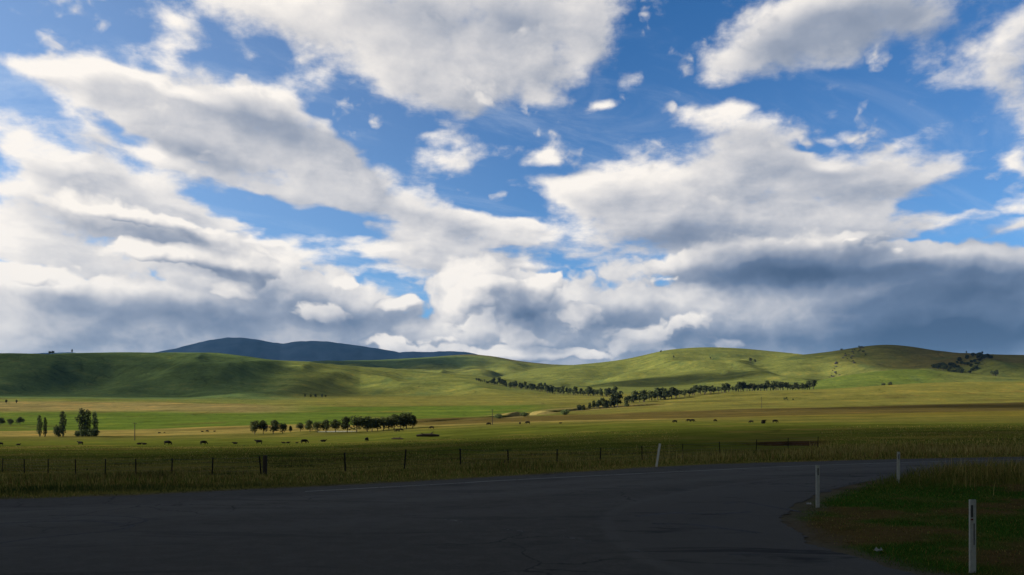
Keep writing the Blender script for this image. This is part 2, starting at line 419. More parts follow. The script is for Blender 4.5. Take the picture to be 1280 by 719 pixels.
def ragged(pts, amp, seed):
    P = spline(pts, 90); T = np.gradient(P, axis=0); T /= np.linalg.norm(T, axis=1)[:, None]+1e-9
    k = np.where(np.hypot(P[:, 0], P[:, 1]) < 60, 1.0, 0.0)
    o = amp*k*(fbm(P[:, 0]*1.3, P[:, 1]*1.3, seed, 4)*2 + .6*fbm(P[:, 0]*5, P[:, 1]*5, seed+1, 3))
    return P + np.stack([-T[:, 1], T[:, 0]], 1)*o[:, None]
ROAD_POLY = np.concatenate([ragged(FAR_EDGE, .22, 301), ragged(ISLAND, .26, 305), [(9.5,-60),(-140,-60)]])
ISL_POLY = np.concatenate([ISL_S, [(140,-30)]])

# hills: crest line in the photograph (px, row), distance, reach of the front and back slopes
HILLS = dict(
 left=([(-400,452),(-160,447),(0,445.5),(50,443.5),(100,441.5),(150,441),(200,441),(250,441),(285,442.5),(310,446),(340,450),(400,455),(450,458),(500,462),(560,468),(600,472),(650,479),(700,487)], [(-400,1500),(300,1500),(450,1650),(700,1500)], 540, 900),
 ridge=([(150,462),(280,454),(330,453),(400,452),(450,451),(500,449),(540,446.5),(570,444),(595,442.5),(620,446),(650,452),(690,456),(740,457),(800,457),(900,460)], [(0,3200),(1280,3200)], 1500, 1500),
 mid=([(620,472),(690,459),(720,456),(760,452.5),(800,446),(820,440),(840,436.5),(870,434.3),(900,434.3),(940,437),(970,440),(1000,443),(1040,447),(1100,456),(1200,470)], [(0,2300),(1280,2300)], 900, 1300),
 fold=([(690,488),(740,480),(800,473),(850,466),(890,461.5),(915,460.5),(940,463),(970,469),(1000,474),(1040,480)], [(0,1750),(1280,1750)], 300, 330),
 right=([(860,470),(930,456),(960,448),(1000,443.5),(1030,441),(1060,436),(1080,433),(1105,431),(1130,432),(1150,435),(1180,440),(1200,442),(1240,443.5),(1280,444.5),(1440,447),(1640,455)], [(0,1950),(1280,1950)], 640, 1200),
 spur=([(940,486),(1000,481),(1030,474),(1070,467),(1100,463.5),(1135,461),(1170,463),(1220,468),(1300,474),(1440,478)], [(0,1500),(1280,1500)], 420, 330),
 roll=([(760,500),(850,493.5),(900,490.5),(960,488.5),(1010,487.5),(1060,485),(1110,481.5),(1160,478.5),(1220,477.5),(1280,477),(1440,478),(1640,486)], [(0,960),(1280,960)], 240, 190),
)
_HP = np.linspace(-400, 1700, 211)
def _prep():
    out = {}
    for k, (c, d, wf, wb) in HILLS.items():
        c = np.array(c, float); d = np.array(d, float)
        cy = np.interp(_HP, c[:, 0], c[:, 1])
        ker = np.exp(-.5*(np.arange(-4, 5)/1.4)**2); ker /= ker.sum()
        cy = np.convolve(np.pad(cy, 4, mode='edge'), ker, 'valid')
        lo, hi = c[0, 0], c[-1, 0]
        live = sstep(_HP, lo-60, lo+25)*(1-sstep(_HP, hi-25, hi+60)) if k not in ('left', 'right', 'roll') else np.ones_like(_HP)
        if k == 'left': live = 1-sstep(_HP, hi-25, hi+60)
        if k in ('right', 'roll'): live = sstep(_HP, lo-60, lo+25)
        out[k] = (cy, np.interp(_HP, d[:, 0], d[:, 1]), live, wf, wb)
    return out
_HD = _prep()

def bearing_px(x, y):
    a = np.arctan2(x, y); am = math.atan(.8)
    s = np.sign(a); b = np.abs(a)
    u = np.where(b <= am, np.tan(np.minimum(b, am)), .8*(1-(b-am)/(math.pi-am)))
    dep = np.hypot(x, y)*np.cos(np.minimum(b, am))
    return 640+1000*u*s, dep

HUMP = (14.0, 615.0, 30.0, 26.0)
POND = (-88.5, 406.0, 10.5, 22.0)      # x, y, half length, half depth
def height(x, y, detail=True):
    x = np.asarray(x, float); y = np.asarray(y, float)
    px, dep = bearing_px(x, y)
    ly = np.log(np.maximum(dep, 1.0))
    row = _bil(px, ly)
    z = CAM_H - (row-520)*np.maximum(dep, 30)/F
    base = z
    if detail:
        far = sstep(dep, 60, 300)
        z = z + far*(fbm(x/160, y/160, 3)*2.4*sstep(dep, 90, 600) + fbm(x/28, y/28, 5)*.35)
    hp = np.clip(px, _HP[0], _HP[-1])
    for k, (cy, yc, live, wf, wb) in _HD.items():
        c = np.interp(hp, _HP, cy); D = np.interp(hp, _HP, yc); lv = np.interp(hp, _HP, live)
        zc = CAM_H - (c-520)*D/F
        b0 = CAM_H - (_bil(px, np.log(D))-520)*D/F
        top = np.maximum(zc-b0, -60)*1.0
        wig = 60*fbm(x/420, y/420, 31) if wf > 300 else 14*fbm(x/160, y/160, 31)
        t = (dep+wig-D)
        if k == 'left':
            q = np.clip(-t/wf, 0, 1)
            ff = 1-sstep(q, 0.02, 1.0)**.80           # a scarp: steep under the brow, easing at the foot
        else:
            q = np.clip(-t/wf, 0, 1); ff = .5+.5*np.cos(np.pi*q)
        q2 = np.clip(t/wb, 0, 1); fb = .5+.5*np.cos(np.pi*q2)
        f = np.where(t < 0, ff, fb)*lv
        h = base + np.maximum(top, 0)*f
        if detail:
            big = (D > 1300)
            rid = 1-2*np.abs(fbm(x/330+.15*fbm(x/90, y/90, 77), y/520, 11+len(k), 3))*1.6     # rounded spurs and gullies
            g = (rid-.75)*np.where(big, 62.0, 3.0) + fbm(x/120, y/190, 12+len(k), 3)*np.where(big, 24.0, 2.0)
            mid = np.minimum(f*(1-f)*4, 1)
            h = h + mid*g*np.clip(top/60, 0, 1) + f*np.clip(top/60, 0, 1)*fbm(x/60, y/60, 41)*2.0
        z = np.where((f > 1e-4) & (top > 0), np.maximum(z, h), z)
    # dam: a level pad held by a bank
    rx = np.hypot((x-POND[0])/(POND[2]+10), (y-POND[1])/(POND[3]+7))
    k = 1-sstep(rx, .80, 1.35)
    z = z*(1-k) + POND_Z()*k
    basin = 1-sstep(np.hypot((x-POND[0])/POND[2], (y-POND[1])/POND[3]), .75, 1.05)
    z = z - 1.0*basin
    # eroded creek bed across the middle distance, and a washed-out bank behind the road
    for P, depth, w in CREEKS:
        sel = (np.abs(dep-P[:, 1].mean()) < 260)
        if sel.any():
            d = dist_poly(x[sel] if x.ndim else x, y[sel] if y.ndim else y, P)
            xs, ys = x[sel], y[sel]; d = d + w*1.1*fbm(xs/26, ys/26, 55, 3); j = (1-sstep(d, w*.45, w))*(sstep(fbm(xs/42+3, ys/60, 58, 2), -.16, .04) if depth > 3 else 1.0)
            zz = z[sel]; zz = zz - depth*j; z = z.copy(); z[sel] = zz
    # a washed-out hollow in the near paddock that ends in a raw bank
    ed = 121 + 9*fbm(x/9, 3.3, 59, 3) + .0*x
    win = sstep(px, 862, 905)*(1-sstep(px, 1005, 1060))*(.25+.75*sstep(fbm(x/5, 1.7, 62, 3), -.12, .06))
    z = z - win*1.05*sstep(dep, 97, 117)*(1-sstep(dep, ed, ed+1.3))
    hump = np.hypot((x-HUMP[0])/HUMP[2], (y-HUMP[1])/HUMP[3]); z = z + 3.2*(1-sstep(hump, .0, 1.0))
    # near field: road bench is level, verge falls away from it
    near = (dep < 160)
    if near.any():
        xn, yn = x[near], y[near]
        dr = np.minimum(dist_poly(xn, yn, EDGE_S), 200)
        beyond = yn > far_edge_y(xn)
        bench = np.where(beyond, sstep(dr, .8, 16), 0)
        bench = np.where(np.hypot(xn, yn) > 100, 1, bench) if False else bench
        # off to the sides and behind, the bench carries on level
        zn = z[near]
        lump = np.where(in_poly(xn, yn, ISL_POLY), .06*sstep(dist_poly(xn, yn, ISL_S), .2, 2.5), 0) + .05*fbm(xn/1.7, yn/1.7, 71)*sstep(dr, .3, 3)*(beyond)
        flat = -.006 + lump
        flat = flat + np.where(in_poly(xn, yn, ISL_POLY), .05*fbm(xn/1.3, yn/1.3, 72), 0)
        zn = zn*bench + flat*(1-bench)
        z = z.copy(); z[near] = zn
        # blend the level bench back into the open land where the road leaves the scene
    return z
_pz = []
def POND_Z():
    return -5.55
CREEKS = [
 (np.array([((p-640)/1000*Y, Y) for p, Y in ((525,505),(560,515),(600,540),(640,580),(665,620),(690,655),(715,690),(745,720),(790,755),(830,770))], float), 5.0, 13.0),
]

def z_at(x, y): return float(height(np.array([x], float), np.array([y], float))[0])
def at(px, Y):
    """a place on the ground by bearing and distance"""
    x = (px-640)/F*Y
    return Vector((x, Y, z_at(x, Y)))

# ------------------------------------------------------------ materials
def new_mat(name):
    m = bpy.data.materials.new(name); m.use_nodes = True
    nt = m.node_tree; nt.nodes.clear(); g = NG(nt)
    bs = g.n('ShaderNodeBsdfPrincipled'); out = g.n('ShaderNodeOutputMaterial')
    nt.links.new(bs.outputs[0], out.inputs[0])
    return m, g, bs
def attr(g, name, color=True):
    nd = g.n('ShaderNodeAttribute', attribute_name=name); return nd.outputs['Color'] if color else nd.outputs['Fac']
def plain(name, col, rough=.7, metal=0.0, var=.12, scale=8.0, spec=.3):
    m, g, bs = new_mat(name)
    p = g.n('ShaderNodeTexCoord').outputs['Object']
    n = g.noise(p, scale, 5, .6)
    c = g.mix(n, C4(*[q*(1-var*1.6) for q in col]), C4(*[min(1, q*(1+var*1.6)) for q in col]))
    g.put(bs.inputs['Base Color'], c); bs.inputs['Roughness'].default_value = rough
    bs.inputs['Metallic'].default_value = metal; bs.inputs['Specular IOR Level'].default_value = spec
    return m

def ground_material():
    m, g, bs = new_mat('pasture')
    P = g.n('ShaderNodeNewGeometry').outputs['Position']
    base = attr(g, 'field')
    dry = attr(g, 'dry', False)
    n1 = g.noise(P, .035, 6, .62)
    n2 = g.noise(P, .16, 8, .72)
    n3 = g.noise(P, 3.1, 5, .7)
    # long streaks as mown or grazed bands, following the land
    st = g.noise(g.v('MULTIPLY', P, (.006, .045, .02)), 1.0, 6, .62, dist=.4)
    f = g.m('ADD', g.m('MULTIPLY_ADD', n1, .9, -.45), g.m('ADD', g.m('MULTIPLY_ADD', n2, .8, -.4), g.m('MULTIPLY_ADD', st, .9, -.45)))
    v = g.m('ADD', g.m('MULTIPLY_ADD', f, 1.15, 1.0), g.m('MULTIPLY_ADD', n3, .8, -.4))
    pad = g.noise(g.v('ADD', P, g.v('SCALE', g.noise(P, .02, 3, .5, color=True), scale=26.0)), .011, 2, .4)
    tracks = g.ss(g.m('ABSOLUTE', g.m('SUBTRACT', pad, .5)), .010, .002)
    v = g.m('SUBTRACT', v, g.m('MULTIPLY', tracks, g.m('MULTIPLY', n2, .45)))
    tuss = g.ss(g.noise(P, .9, 4, .7), .60, .70)
    v = g.m('SUBTRACT', v, g.m('MULTIPLY', tuss, .32))
    clump = g.ss(g.noise(P, .13, 3, .7), .585, .66)
    v = g.m('SUBTRACT', v, g.m('MULTIPLY', clump, .26))
    c = g.v('SCALE', base, scale=g.m('MAXIMUM', v, .25))
    straw = g.v('MULTIPLY', c, (1.55, 1.12, .95))
    c = g.mix(g.m('MULTIPLY', g.ss(g.m('ADD', f, g.m('MULTIPLY_ADD', g.noise(P, .09, 5, .6), 1.4, -.7)), .0, .55), g.m('ADD', dry, .25), clamp=True), c, straw)
    g.put(bs.inputs['Base Color'], c)
    bs.inputs['Roughness'].default_value = 1; bs.inputs['Specular IOR Level'].default_value = 0
    bp = g.n('ShaderNodeBump'); bp.inputs['Strength'].default_value = .6; bp.inputs['Distance'].default_value = .5
    g.put(bp.inputs['Height'], g.m('ADD', n2, g.m('MULTIPLY', n3, .35)))
    g.put(bs.inputs['Normal'], bp.outputs[0])
    return m

# colours of the fields as they are (albedo)
C_NEAR = np.array([.110, .132, .022]); C_STRAW = np.array([.30, .250, .072]); C_GREEN = np.array([.115, .172, .026])
C_OLIVE = np.array([.195, .192, .044]); C_BROWN = np.array([.125, .100, .030]); C_HILL = np.array([.178, .205, .050])
C_TAN = np.array([.27, .228, .082]); C_SOIL = np.array([.040, .024, .013]); C_VERGE = np.array([.20, .165, .042])
C_FRESH = np.array([.046, .105, .015]); C_DEAD = np.array([.115, .082, .032]); C_DKHILL = np.array([.120, .182, .062]); C_CLAY = np.array([.20, .115, .045])

def ground_colors(x, y, z):
    px, Y = bearing_px(x, y)
    n = len(x)
    w1 = fbm(x/60, y/60, 81, 4); w2 = fbm(x/240, y/240, 82, 4)
    col = np.tile(C_NEAR, (n, 1)); dry = np.full(n, .35)
    def put(c, m, k=None):
        nonlocal col
        m = np.clip(m, 0, 1)[:, None]; col = col*(1-m) + np.asarray(c)*m
    def setdry(v, m):
        nonlocal dry
        m = np.clip(m, 0, 1); dry = dry*(1-m) + v*m
    Yw = Y*(1+.05*w1+.03*w2)
    # paddocks, one behind the other (near edges bend with bearing)
    eL = np.interp(px, [-400, 0, 300, 540, 640, 800, 1000, 1280, 1700], [372, 380, 395, 400, 395, 375, 330, 275, 240])
    put(C_OLIVE*.75, sstep(Yw, eL*.80, eL*.98))                                  # grazed edge, yellowing
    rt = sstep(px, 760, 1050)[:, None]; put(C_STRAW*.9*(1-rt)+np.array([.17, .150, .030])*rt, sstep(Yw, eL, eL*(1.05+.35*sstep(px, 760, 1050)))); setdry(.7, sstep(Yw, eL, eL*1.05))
    e2 = np.interp(px, [-400, 0, 300, 400, 540, 640, 800, 1000, 1280, 1700], [490, 490, 500, 490, 430, 420, 405, 425, 455, 460])
    put(C_GREEN, sstep(Yw, e2*.99, e2*1.02)*(1-sstep(px, 430, 560)))
    put(C_BROWN, sstep(Yw, e2*.99, e2*1.03)*sstep(px, 430, 560)); setdry(.3, sstep(Yw, e2, e2*1.03))
    e3 = np.interp(px, [-400, 0, 200, 400, 520, 640, 800, 1000, 1280, 1700], [760, 760, 745, 690, 540, 560, 560, 610, 690, 700])
    put(C_GREEN, sstep(Yw, e3*.98, e3*1.02)*sstep(px, 330, 470)*(1-sstep(px, 640, 760)))
    put(C_OLIVE, sstep(Yw, e3*.985, e3*1.015)*sstep(px, 640, 760))
    put(C_TAN, sstep(Yw, e3*.97, e3*1.05)*(1-sstep(px, 300, 430))); setdry(.75, sstep(Yw, e3*.97, e3*1.05))
    e4 = np.interp(px, [-400, 0, 200, 400, 600, 700, 800, 1000, 1280], [930, 930, 930, 830, 800, 820, 900, 900, 880])
    m4 = sstep(Yw, e4*.97, e4*1.03)
    put(C_HILL*.97, m4*(1-sstep(px, 300, 430))); put(C_OLIVE*1.05, m4*sstep(px, 300, 430)); setdry(.6, m4)
    # hills
    mh = sstep(Y, 1080, 1300); put(C_HILL, mh); setdry(.5, mh)
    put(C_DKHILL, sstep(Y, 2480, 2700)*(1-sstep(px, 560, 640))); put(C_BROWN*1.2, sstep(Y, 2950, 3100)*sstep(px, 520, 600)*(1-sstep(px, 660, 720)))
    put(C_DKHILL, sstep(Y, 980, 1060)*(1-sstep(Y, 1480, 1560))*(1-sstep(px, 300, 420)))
    put(C_GREEN*1.0, sstep(Y, 1150, 1220)*(1-sstep(Y, 1500, 1540))*sstep(px, 980, 1030)*(1-sstep(px, 1150, 1200))*.7)
    put(C_BROWN*1.35, sstep(Y, 1560, 1700)*(1-sstep(Y, 1950, 2000))*sstep(px, 1030, 1060)*(.5+1.3*w2))
    # spots of bracken and bare ground on the slopes
    sp = sstep(fbm(x/35, y/35, 90, 4), .14, .25)*sstep(Y, 900, 1300); put(C_DKHILL*.8, sp*.55)
    sp = sstep(fbm(x/55, y/22, 91, 4), .16, .24)*sstep(Y, 330, 500)*(1-sstep(Y, 900, 1200)); put(C_BROWN, sp*.45)
    # near paddock: greener and browner patches
    nr = 1-sstep(Y, 200, 330)
    put(C_VERGE*1.05, sstep(fbm(x/22, y/22, 92, 4), .05, .2)*nr*.6)
    put(C_VERGE*1.1, (1-sstep(Y, 70, 110))*.7)
    ed = 121 + 9*fbm(x/9, 3.3, 59, 3); win = sstep(px, 870, 905)*(1-sstep(px, 1005, 1050))*sstep(fbm(x/5, 1.7, 62, 3)+.25*fbm(x/1.5, y/1.5, 65), -.14, .05)
    put(C_SOIL*1.5, win*sstep(Y, ed-1.6, ed-.6)*(1-sstep(Y, ed+1.4, ed+2.2)))
    put(C_CLAY, win*sstep(Y, 108, 112)*(1-sstep(Y, 115, 118))*(1-sstep(px, 955, 985))*.8)
    # soil in the creek banks
    for P, depth, w in CREEKS:
        sel = np.abs(Y-P[:, 1].mean()) < 200
        d = np.full(n, 1e3); d[sel] = dist_poly(x[sel], y[sel], P)
        if depth > 3:
            d = d + w*1.1*fbm(x/26, y/26, 55, 3)
            amt = sstep(fbm(x/42+3, y/60, 58, 2), -.16, .04)*sstep(px, 560, 640)
        else: amt = 1.0
        k = (1-sstep(d, w*.7, w*1.15))*amt; put(C_SOIL, k*.92)
        k = amt*sstep(d, w*.95, w*1.15)*(1-sstep(d, w*1.6, w*2.2)); put(C_TAN if depth > 1 else C_CLAY*.7, k*.8)
    put(C_TAN*1.1, (1-sstep(np.hypot((x-HUMP[0])/HUMP[2], (y-HUMP[1])/HUMP[3]), .45, 1.0))*.9)
    # island verge: mown green with dead patches
    isl = in_poly(x, y, ISL_POLY) & (Y < 60)
    k = isl.astype(float); put(C_FRESH, k)
    put(C_DEAD, k*sstep(fbm(x/2.6, y/2.0, 95, 4), .0, .16)*(1-sstep(Y, 26, 34)))
    put(C_VERGE*.9, k*sstep(Y-.25*x, 20, 25))
    # gravelly edge beside the seal
    g1 = np.minimum(dist_poly(x, y, EDGE_S), dist_poly(x, y, ISL_S)); put(np.array([.135, .115, .085]), (1-sstep(g1+.9*fbm(x/.9, y/.9, 97), .2, .9))*.9*(Y < 90))
    return np.clip(col, 0, 1), np.clip(dry, 0, 1)

def build_ground():
    am = math.radians(36.5)
    fine = np.linspace(-am, am, 760)
    side = np.linspace(am, 2*math.pi-am, 86)[1:-1]
    ang = np.concatenate([fine, side]); na = len(ang)
    r = [1.2]
    while r[-1] < 13000:
        R = r[-1]
        step = .035 if R < 12 else (.014 if R < 60 else (.0055 if 96 < R < 150 else .0105 if R < 480 else (.005 if R < 800 else (.0105 if R < 1600 else (.013 if R < 3600 else .08)))))
        r.append(R*(1+step))
    r = np.array(r); nr = len(r)
    A, Rr = np.meshgrid(ang, r, indexing='xy')
    x = (np.sin(A)*Rr).ravel(); y = (np.cos(A)*Rr).ravel()
    z = height(x, y)
    V = np.stack([x, y, z], 1)
    V = np.concatenate([V, [[0, 0, -.03]]])
    i = np.arange(na); j = (i+1) % na
    quads = (np.stack([i, j, j+na, i+na], 1)[None] + (np.arange(nr-1)*na)[:, None, None]).reshape(-1, 4)[:, ::-1]
    tris = np.stack([j, i, np.full(na, nr*na)], 1)[:, ::-1]
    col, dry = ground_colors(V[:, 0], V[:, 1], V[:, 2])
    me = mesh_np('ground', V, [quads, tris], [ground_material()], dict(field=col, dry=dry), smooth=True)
    return tag(obj('ground', me), kind='structure')

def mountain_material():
    m, g, bs = new_mat('hazed_forest_mountain')
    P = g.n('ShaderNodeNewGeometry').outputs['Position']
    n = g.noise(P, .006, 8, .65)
    g.put(bs.inputs['Base Color'], g.mix(g.ss(n, .35, .65), C4(.012, .021, .044), C4(.024, .036, .064)))  # haze blue and cloud shade over the forest put into the base colour
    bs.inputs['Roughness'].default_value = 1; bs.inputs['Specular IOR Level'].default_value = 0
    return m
def build_mountains():
    c = np.array([(-500,450),(-300,447),(-100,445),(0,443),(40,441.5),(80,440.5),(120,442.5),(160,443),(195,440.5),(215,437),(240,430.5),(262,425),(285,422.5),(300,422.5),(320,424.5),(338,428),(352,429.5),(368,427.5),(390,426.5),(410,427.5),(440,431.5),(462,434),(480,437),(500,440.5),(530,440.5),(560,439.5),(580,440),(600,444),(640,458),(800,466)], float)
    px = np.linspace(-500, 800, 520); D = np.linspace(7600, 10600, 46)
    PX, DD = np.meshgrid(px, D, indexing='xy'); PX = PX.ravel(); DD = DD.ravel()
    x = (PX-640)/F*DD; y = DD
    row = np.interp(PX, c[:, 0], c[:, 1])
    top = CAM_H-(row-520)*9000/F
    f = np.where(DD < 9000, sstep(DD, 7500, 9100), 1-.5*sstep(DD, 9000, 10600))
    z = -20 + (top+20)*f + (fbm(x/600, y/600, 5, 5)*260*f*(1-f)*2.2 + fbm(x/160, y/160, 6, 3)*22*f)
    V = np.stack([x, y, z], 1); n, mrows = len(px), len(D)
    i = np.arange(n-1)
    q = (np.stack([i, i+1, i+1+n, i+n], 1)[None]+(np.arange(mrows-1)*n)[:, None, None]).reshape(-1, 4)
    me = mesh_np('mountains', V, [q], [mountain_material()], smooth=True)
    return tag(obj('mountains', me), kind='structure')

# ---------------------------------------------------------------- road
def asphalt_material():
    m, g, bs = new_mat('asphalt')
    P = g.n('ShaderNodeNewGeometry').outputs['Position']
    n1 = g.noise(P, .22, 5, .6); n2 = g.noise(P, 2.2, 6, .7); n3 = g.noise(P, 70.0, 3, .8)
    worn = attr(g, 'worn', False); tyre = attr(g, 'tyre', False); n4 = g.noise(P, 16.0, 4, .75)
    a = g.mix(n1, C4(.050, .047, .039), C4(.074, .069, .058))
    a = g.mix(g.m('MULTIPLY', worn, g.ss(n2, .2, .6), clamp=True), a, C4(.125, .119, .104))
    a = g.mix(g.ss(g.m('ADD', g.m('MULTIPLY', n2, .6), g.m('MULTIPLY', n3, .5)), .45, .75), a, C4(.115, .108, .095))
    a = g.mix(g.m('MULTIPLY', g.ss(n4, .56, .74), .55), a, C4(.135, .128, .115))
    a = g.mix(g.m('MULTIPLY', g.ss(n4, .44, .28), .65), a, C4(.022, .021, .020))
    inner = g.m('ADD', tyre, g.m('MULTIPLY_ADD', n2, .25, -.125))
    a = g.mix(g.m('MULTIPLY', g.ss(inner, .40, .60), .42), a, C4(.098, .093, .083))
    rim = g.m('MULTIPLY', g.ss(inner, .10, .32), g.ss(inner, .62, .40)); a = g.mix(g.m('MULTIPLY', rim, .28), a, C4(.15, .145, .13))
    # bitumen bleeding and dark patches drawn out along the wheel paths
    pt = g.noise(g.v('MULTIPLY', P, (.22, .9, 1)), 1.0, 6, .7, dist=.8)
    a = g.mix(g.m('MULTIPLY', g.ss(pt, .54, .63), g.m('MULTIPLY_ADD', tyre, .45, .40)), a, C4(.016, .016, .017))
    # fine cracks sealed with tar, here and there
    vo = g.n('ShaderNodeTexVoronoi', feature='DISTANCE_TO_EDGE'); vo.inputs['Scale'].default_value = .42
    g.put(vo.inputs['Vector'], g.v('ADD', P, g.v('SCALE', g.noise(P, 1.1, 4, .6, color=True), scale=.9)))
    crack = g.m('MULTIPLY', g.ss(vo.outputs['Distance'], .016, .004), g.ss(g.noise(P, .13, 2, .5), .50, .58))
    a = g.mix(g.m('MULTIPLY', crack, .75), a, C4(.014, .014, .014))
    g.put(bs.inputs['Base Color'], a)
    g.put(bs.inputs['Roughness'], g.lin(n2, .2, .8, .72, .95)); bs.inputs['Specular IOR Level'].default_value = .08
    bp = g.n('ShaderNodeBump'); bp.inputs['Strength'].default_value = .8; bp.inputs['Distance'].default_value = .012
    g.put(bp.inputs['Height'], n3); g.put(bs.inputs['Normal'], bp.outputs[0])
    return m
def grid_patch(x0, x1, nx, y0, y1, ny):
    gx, gy = np.meshgrid(np.linspace(x0, x1, nx), np.linspace(y0, y1, ny), indexing='xy')
    i = np.arange(nx-1)
    q = (np.stack([i, i+1, i+1+nx, i+nx], 1)[None]+(np.arange(ny-1)*nx)[:, None, None]).reshape(-1, 4)
    return gx.ravel(), gy.ravel(), q
ARCS = [   # (centre, radius, start, end, width): curves left by turning wheels, and the rim of an older seal
 ((11.5, 22.0), 9.6, 150, 238, .9),
]
def build_road():
    bm = bmesh.new()
    vs = [bm.verts.new((x, y, .006)) for x, y in ROAD_POLY]
    f = bm.faces.new(vs)
    bmesh.ops.triangulate(bm, faces=[f])
    # cut into smaller pieces so that wear and tyre marks can be stored on it
    for ax, lo, hi, st in ((0, -24, 30, .4), (1, 5, 46, .4)):
        for c in np.arange(lo, hi, st):
            no = (1, 0, 0) if ax == 0 else (0, 1, 0); co = (c, 0, 0) if ax == 0 else (0, c, 0)
            bmesh.ops.bisect_plane(bm, geom=bm.verts[:]+bm.edges[:]+bm.faces[:], plane_co=co, plane_no=no)
    me = bpy.data.meshes.new('road'); bm.to_mesh(me); bm.free()
    me.materials.append(asphalt_material())
    n = len(me.vertices); co = np.zeros(n*3, np.float32); me.vertices.foreach_get('co', co); co = co.reshape(-1, 3)
    x, y = co[:, 0], co[:, 1]
    de = dist_poly(x, y, EDGE_S)
    worn = np.exp(-((de-3.2)/.8)**2)+np.exp(-((de-5.2)/.8)**2)+.5*np.exp(-((de-8.5)/1.0)**2)
    tyre = np.zeros(n)
    # an older, paler seal fills the mouth of the side road
    rim = [(1010,597),(960,601),(900,609),(845,619),(800,629),(775,640),(766,650),(772,666),(800,690),(850,712),(930,740)]
    rim = spline([((p-640)/F*2200/(q-520), 2200/(q-520)) for p, q in rim], 8)
    inner = np.concatenate([rim, [(3.2, 2.0), (8, 0), (14, 24), (16, 30)]])
    sd = dist_poly(x, y, rim)*np.where(in_poly(x, y, inner), 1, -1)
    tyre = sstep(sd, -.6, .6)
    me.attributes.new('worn', 'FLOAT', 'POINT').data.foreach_set('value', np.clip(worn, 0, 1).astype(np.float32))
    me.attributes.new('tyre', 'FLOAT', 'POINT').data.foreach_set('value', tyre.astype(np.float32))
    o = tag(obj('road', me), kind='structure')
    return o
def strip(P, w, z, name, mat):
    P = np.asarray(P, float); T = np.gradient(P, axis=0); T /= np.linalg.norm(T, axis=1)[:, None]+1e-9
    N = np.stack([-T[:, 1], T[:, 0]], 1); w = np.broadcast_to(np.asarray(w, float), (len(P),))[:, None]
    V = np.concatenate([P+N*w/2, P-N*w/2]); n = len(P)
    V = np.concatenate([V, np.full((2*n, 1), z)], 1)
    i = np.arange(n-1); q = np.stack([i+n, i+n+1, i+1, i], 1)
    me = mesh_np(name, V, [q], [mat], dict(along=np.tile(np.linspace(0, 1, n), 2), across=np.repeat([0., 1.], n)))
    return me
def worn_paint(name, col, keep):
    m, g, bs = new_mat(name)
    P = g.n('ShaderNodeNewGeometry').outputs['Position']
    n = g.noise(P, 9.0, 6, .75); n2 = g.noise(P, .8, 4, .6)
    g.put(bs.inputs['Base Color'], g.mix(n2, C4(*[c*.75 for c in col]), C4(*col))); bs.inputs['Roughness'].default_value = .8
    tr = g.n('ShaderNodeBsdfTransparent'); mx = g.n('ShaderNodeMixShader')
    al = g.m('MULTIPLY', g.ss(g.m('ADD', n, g.m('MULTIPLY_ADD', n2, .5, -.25)), 1-keep-.12, 1-keep+.12), g.ss(g.m('ABSOLUTE', g.m('SUBTRACT', attr(g, 'across', False), .5)), .5, .36))
    g.put(mx.inputs[0], al)
    g.nt.links.new(tr.outputs[0], mx.inputs[1]); g.nt.links.new(bs.outputs[0], mx.inputs[2])
    out = [q for q in g.nt.nodes if q.type == 'OUTPUT_MATERIAL'][0]; g.nt.links.new(mx.outputs[0], out.inputs[0])
    return m
def build_markings():
    white = worn_paint('worn_white_paint', (.42, .42, .40), .62)
    faint = worn_paint('faded_white_paint', (.20, .20, .19), .44)
    rub = worn_paint('tyre_rubber', (.012, .012, .013), .60)
    L = spline([(-6,23.2),(-2,25.9),(0,27.4),(6.6,31.5),(12.4,34.9),(19,37.9),(26,40.4),(40,43.6),(60,47.6),(110,58)], 14)
    tag(obj('road_edge_line', strip(L, .11, .010, 'road_edge_line', white)), kind='structure')
    mid = [(255,630.5),(300,631),(350,633.6),(400,635.2),(452,639),(508,644),(570,651.5),(645,664),(722,674.5),(800,690)]
    for k, (px, py) in enumerate(mid):
        Y = 2200/(py-520); X = (px-640)/F*Y
        px2, py2 = mid[min(k+1, len(mid)-1)]; px1, py1 = mid[max(k-1, 0)]
        Y2 = 2200/(py2-520); X2 = (px2-640)/F*Y2; Y1 = 2200/(py1-520); X1 = (px1-640)/F*Y1
        t = np.array([X2-X1, Y2-Y1]); t /= np.linalg.norm(t)
        P = np.array([(X, Y)]) + np.linspace(-.34, .34, 6)[:, None]*t[None]
        tag(obj('road_dash', strip(P, .10, .0105, 'road_dash', faint)), kind='structure')
    # black curves of rubber laid by turning wheels
    def g(px, py): Y = 2200/(py-520); return ((px-640)/F*Y, Y)
    runs = [([g(*p) for p in ((-60,660),(0,655),(60,652.5),(110,652),(150,655),(165,658),(140,664),(100,668),(40,674),(-30,684))], .13),
            ([g(*p) for p in ((60,645),(110,645),(160,646.5),(182,650),(175,654),(150,659))], .11),
            ([g(*p) for p in ((795,646),(840,642),(890,643),(940,640))], .22),
            ([g(*p) for p in ((815,655),(860,656),(905,661),(950,667))], .22),
            ([g(*p) for p in ((905,630),(930,628),(960,633),(1000,640))], .16),
            ([g(*p) for p in ((960,606),(985,606),(1010,608.5),(1035,612))], .18),
            ([g(*p) for p in ((910,694),(930,693),(948,694))], .12)]
    for P, w in runs:
        tag(obj('tyre_mark', strip(spline(P, 10), w, .0085, 'tyre_mark', rub)), kind='structure')

